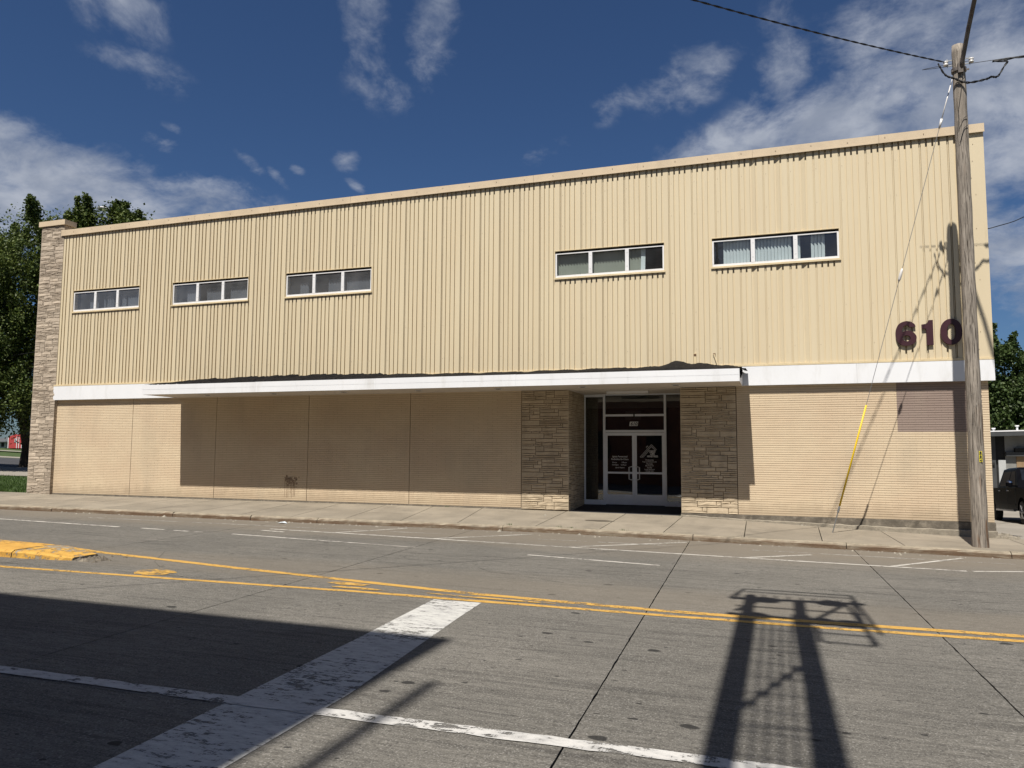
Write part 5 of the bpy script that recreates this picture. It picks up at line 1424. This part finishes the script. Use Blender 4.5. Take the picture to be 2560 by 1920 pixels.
for s in (-1, 1):
    for q in (((.78, 1.26), (1.60, 1.26), (1.60, 1.76), (1.20, 1.76)), ((1.72, 1.26), (2.72, 1.26), (2.60, 1.76), (1.72, 1.76))):
        m = MB(); m.add([side_pt(l, z, s) for l, z in q], [(0, 1, 2, 3)]); w_ = m.build('side_window', mCGLASS, pk, recalc=False)
    m = MB(); x = TX + s * (hw + .14); m.lathe((x, TY + .74, zt + 1.30), [(.05, -.09), (.10, -.07), (.105, .05), (.05, .09)], 10); m.bar((TX + s * .9, TY + .80, zt + 1.25), (x, TY + .76, zt + 1.27), .05); mr = m.build('mirror', mCAR, pk)
    m = MB(); m.lathe((x, TY + .73, zt + 1.375), [(.09, -.03), (.075, .03), (.03, .05)], 10); m.build('mirror_cap', mCHROME, mr)
    for l in (1.50, 2.58): m = MB(); m.tube([(TX + s * (hw + .005), TY + l - .1, zt + 1.10), (TX + s * (hw + .03), TY + l - .06, zt + 1.10), (TX + s * (hw + .03), TY + l + .06, zt + 1.10), (TX + s * (hw + .005), TY + l + .1, zt + 1.10)], .014, 7); m.build('door_handle', mCHROME, pk)
    m = MB()
    for l in (.68, 1.66, 2.78): m.box(*sorted((TX + s * (hw - .002), TX + s * (hw + .002))), TY + l, TY + l + .012, zt + .5, zt + 1.19)
    m.build('door_seam', mDARK, pk)
    m = MB(); m.box(*sorted((TX + s * (hw - .01), TX + s * (hw + .06))), TY + .7, TY + 3.0, zt + .40, zt + .46); m.build('step_board', mCHROME, pk)
    m = MB(); m.box(*sorted((TX + s * (hw - .002), TX + s * (hw + .012))), TY + .70, TY + 2.76, zt + .60, zt + .66); m.build('door_moulding', mCAR, pk)
    for l in (0, 3.72):
        x = TX + s * (hw - .13); m = MB(); m.lathe((x, TY + l, zt + .39), [(.27, -.13), (.37, -.12), (.39, -.08), (.39, .08), (.37, .12), (.27, .13)], 26, 'x'); wh = m.build('wheel', mTYRE, pk)
        m = MB(); sx3 = s * .115
        m.lathe((x + sx3, TY + l, zt + .39), [(.26, -.01), (.255, .01)], 22, 'x'); 
        m.mi = 1
        for a in range(6):
            an_ = a * math.pi / 3; m.bar((x + sx3 + s * .022, TY + l, zt + .39), (x + sx3 + s * .022, TY + l + .24 * math.cos(an_), zt + .39 + .24 * math.sin(an_)), .06, .02, up=(1, 0, 0))
        m.lathe((x + sx3 + s * .03, TY + l, zt + .39), [(.06, -.015), (.05, .015)], 12, 'x'); m.build('rim', [mDARK, mCHROME], wh)
    m = MB(); m.box(*sorted((TX + s * .62, TX + s * .95)), TY - .965, TY - .93, zt + .80, zt + 1.02); m.build('headlight', mLAMPG, pk)
m = MB(); m.add([(TX - .78, TY + .52, zt + 1.27), (TX + .78, TY + .52, zt + 1.27), (TX + .68, TY + 1.12, zt + 1.81), (TX - .68, TY + 1.12, zt + 1.81)], [(0, 1, 2, 3)])
for i in range(4): v = m.v[i]; m.v[i] = (v[0], v[1] - .008, v[2] + .006)
m.build('windscreen', mCGLASS, pk, recalc=False)
m = MB(); m.box(TX - .6, TX + .6, TY - .975, TY - .94, zt + .68, zt + 1.02); m.build('grille', mCHROME, pk)
m = MB(); m.box(TX - .97, TX + .97, TY - 1.08, TY - .93, zt + .44, zt + .64); m.build('bumper', mCHROME, pk)

pk.rotation_euler = (math.radians(-2.8), 0, 0); pk.scale = (.93, .93, .93); pk.location = (7.82, 8.1, -.60)

# ------------------------------------------------------------------ litter, weeds and pebbles
m = MB(); x, y = -12.45, -3.55; z = ZR(x, y)
m.add([(x - .13, y - .05, z + .01), (x + .02, y - .07, z + .035), (x + .14, y, z + .01), (x + .03, y + .06, z + .05), (x - .1, y + .05, z + .03)], [(0, 1, 4), (1, 3, 4), (1, 2, 3)])
tag(m.build('crumpled_wrapper', mPAPER, recalc=False), 'pale blue crumpled wrapper lying in the gutter by the kerb', 'litter')
m = MB()
for k in range(420):
    if k < 300: x = rng.uniform(-20, 5); y = ky(x) - abs(rng.normal(0, .22)) - .03; z = ZR(x, y)
    else: x = rng.uniform(-20, 4.6); y = -abs(rng.normal(0, .35)) - .03; y = max(y, -1.8); z = walk_z(x, y)
    r = .006 + .016 * rng.random() ** 3 * 1.5
    if rng.random() < .04: r *= 2.0
    m.add([(x - r, y - r, z), (x + r, y - r * .7, z), (x + r * .8, y + r, z), (x - r * .7, y + r * .9, z), (x, y, z + r * 1.0)], [(0, 1, 4), (1, 2, 4), (2, 3, 4), (3, 0, 4)])
tag(m.build('pebbles', mPEB, kind='stuff'), 'scattered grit and pebbles along the kerb and the wall foot', 'grit')
m = MB()
for (x, y, s_) in [(-6.5, -2.42, 1), (-5.2, -2.4, .7), (-3.6, -2.38, .8), (-4.9, -2.39, .6), (-9.3, -.03, .7), (3.1, -.12, .8), (-2.5, -.06, .6), (1.2, -.12, .5)]:
    for k in range(16):
        a = rng.uniform(0, 6.28); l = s_ * (.03 + .05 * rng.random()); z = walk_z(x, y); px2, py2 = x + rng.normal(0, .05), y + rng.normal(0, .01)
        m.add([(px2 - .004, py2, z - .01), (px2 + .004, py2, z - .01), (px2 + math.cos(a) * l * .5, py2 + math.sin(a) * l * .3, z + l)], [(0, 1, 2)])
tag(m.build('weeds', mGRASS, kind='stuff', recalc=False), 'small weeds growing in the kerb and wall joints', 'weeds')
# damp stain on the sidewalk before the doors
m = MB(); n = 20; m.v = []
for a in np.linspace(0, 2 * math.pi, n, endpoint=False):
    x = -4.45 + .42 * math.cos(a) * (1 + rng.normal(0, .08)); y = -1.25 + .10 * math.sin(a) * (1 + rng.normal(0, .15)); m.v.append((x, y, walk_z(x, y) + .004))
m.f = [tuple(range(n))]; m.m = [0]
m.build('damp_stain', M('damp_concrete', (.085, .072, .055), .7, .15), sw_o, recalc=False)

# ------------------------------------------------------------------ behind the viewer: what casts the shadows in the near lane
SD = (SUNV.x / -SUNV.z, SUNV.y / -SUNV.z)


def cast(xs_, ys_, z):   # point at height z whose shadow falls on road point (xs_, ys_)
    hgt = z - ZR(xs_, ys_); return (xs_ - SD[0] * hgt, ys_ - SD[1] * hgt, z)


BH = 15.2
c = cast(-3.40, -13.1, BH)
bb = empty('brick_block', (c[0] - 14, c[1] - 8, -.5), 'tall red brown brick block across the street behind the viewer', 'building')
m = MB(); m.box(c[0] - 34, c[0], c[1] - 16, c[1], -.6, BH); m.build('wall', mRBRICK, bb)
m = MB()
for fz in (1.2, 4.8, 8.4, 11.8):
    for k in range(9): x = c[0] - 3 - k * 3.5; m.box(x - .6, x + .6, c[1] + .003, c[1] + .03, fz, fz + 1.7)
m.build('window', mDARK, bb)
sg = empty('signal_gantry', (-.6, -26, -.45), 'steel cantilever signal gantry reaching over the street above the viewer', 'signal gantry')
GZ = 8.3
def bar2(m, a, b_, z, w): m.tube([cast(*a, z), cast(*b_, z)], w, 8)
m = MB()
a = cast(-.45, -10.6, GZ); e = Vector((a[0], -26, GZ)); m.tube([a, e], .115, 12); a = cast(.20, -10.3, GZ); m.tube([a, Vector((a[0] + .18, -26, GZ))], .115, 12)
for sh in ((-.45, -9.1), (.20, -9.3)): m.tube([cast(sh[0], sh[1], GZ), cast(sh[0], -10.7, GZ)], .08, 8)
m.build('arm', mSTEEL, sg)
m = MB(); bar2(m, (-.38, -14.4), (.16, -12.75), GZ, .035); bar2(m, (-.40, -14.7), (.22, -14.6), GZ, .02); bar2(m, (-.4, -18), (.2, -16.5), GZ, .03); m.build('brace', mSTEEL, sg)
m = MB()
for k in range(6): x = -.34 + .10 * k; bar2(m, (x, -18.5), (x, -10.9), GZ - .1, .018)
for k in range(15): y = -18.3 + .5 * k; bar2(m, (-.40, y), (.20, y), GZ - .1, .012)
m.build('walkway_grating', mSTEEL, sg, kind='stuff')
m = MB(); bar2(m, (-.72, -9.42), (1.05, -9.18), GZ, .075); bar2(m, (-.70, -10.52), (1.0, -10.58), GZ, .075); m.build('cross_arm', mSTEEL, sg)
for sx4, sy4 in ((-.25, -9.38), (.62, -9.26), (-.35, -10.52), (.45, -10.55), (.75, -10.56)):
    p = cast(sx4, sy4, GZ); m = MB(); m.lathe(p, [(.20, -.12), (.21, .0), (.12, .14)], 14, 'y'); m.build('signal_lamp', mDARK, sg)
m = MB(); zz2 = GZ + .05
for k in range(9): bar2(m, (-.62 + .17 * k, -9.0), (-.62 + .17 * k, -9.35), zz2, .016)
bar2(m, (-.62, -9.95), (1.0, -9.9), zz2, .035); bar2(m, (-.6, -10.3), (-.3, -9.4), zz2, .04); bar2(m, (.4, -10.4), (.75, -9.4), zz2, .04)
for p, q in (((-.56, -8.6), (.92, -8.55)), ((-.54, -8.82), (.9, -8.78)), ((.92, -8.55), (1.05, -11.05)), ((.90, -9.0), (.92, -11.66)), ((.36, -11.64), (.92, -11.66)), ((.38, -11.2), (.9, -11.2)), ((.36, -10.9), (.38, -11.64)), ((-.56, -8.6), (-.72, -9.4)), ((.80, -9.2), (.95, -11.6))): bar2(m, p, q, zz2, .028)
m.build('railing', mSTEEL, sg)
m = MB(); m.tube([(-.75, -26, -.5), (-.75, -26, GZ + 1.0)], .2, 14); m.box(-1.3, .2, -26.15, -25.85, GZ - .15, GZ + .15); m.build('mast', mSTEEL, sg)
p1 = cast(-2.95, -14.6, 15.5)
lp = MB(); lp.tube([(p1[0], p1[1], 15.5), (p1[0] + .05, p1[1] - 6, 15.3)], .065, 10); lp.tube([(p1[0] + .05, p1[1] - 6, -.5), (p1[0] + .05, p1[1] - 6, 15.6)], [.14, .10], 12)
tag(lp.build('mast_arm', mSTEEL), 'steel mast with a level arm over the street behind the viewer', 'mast')
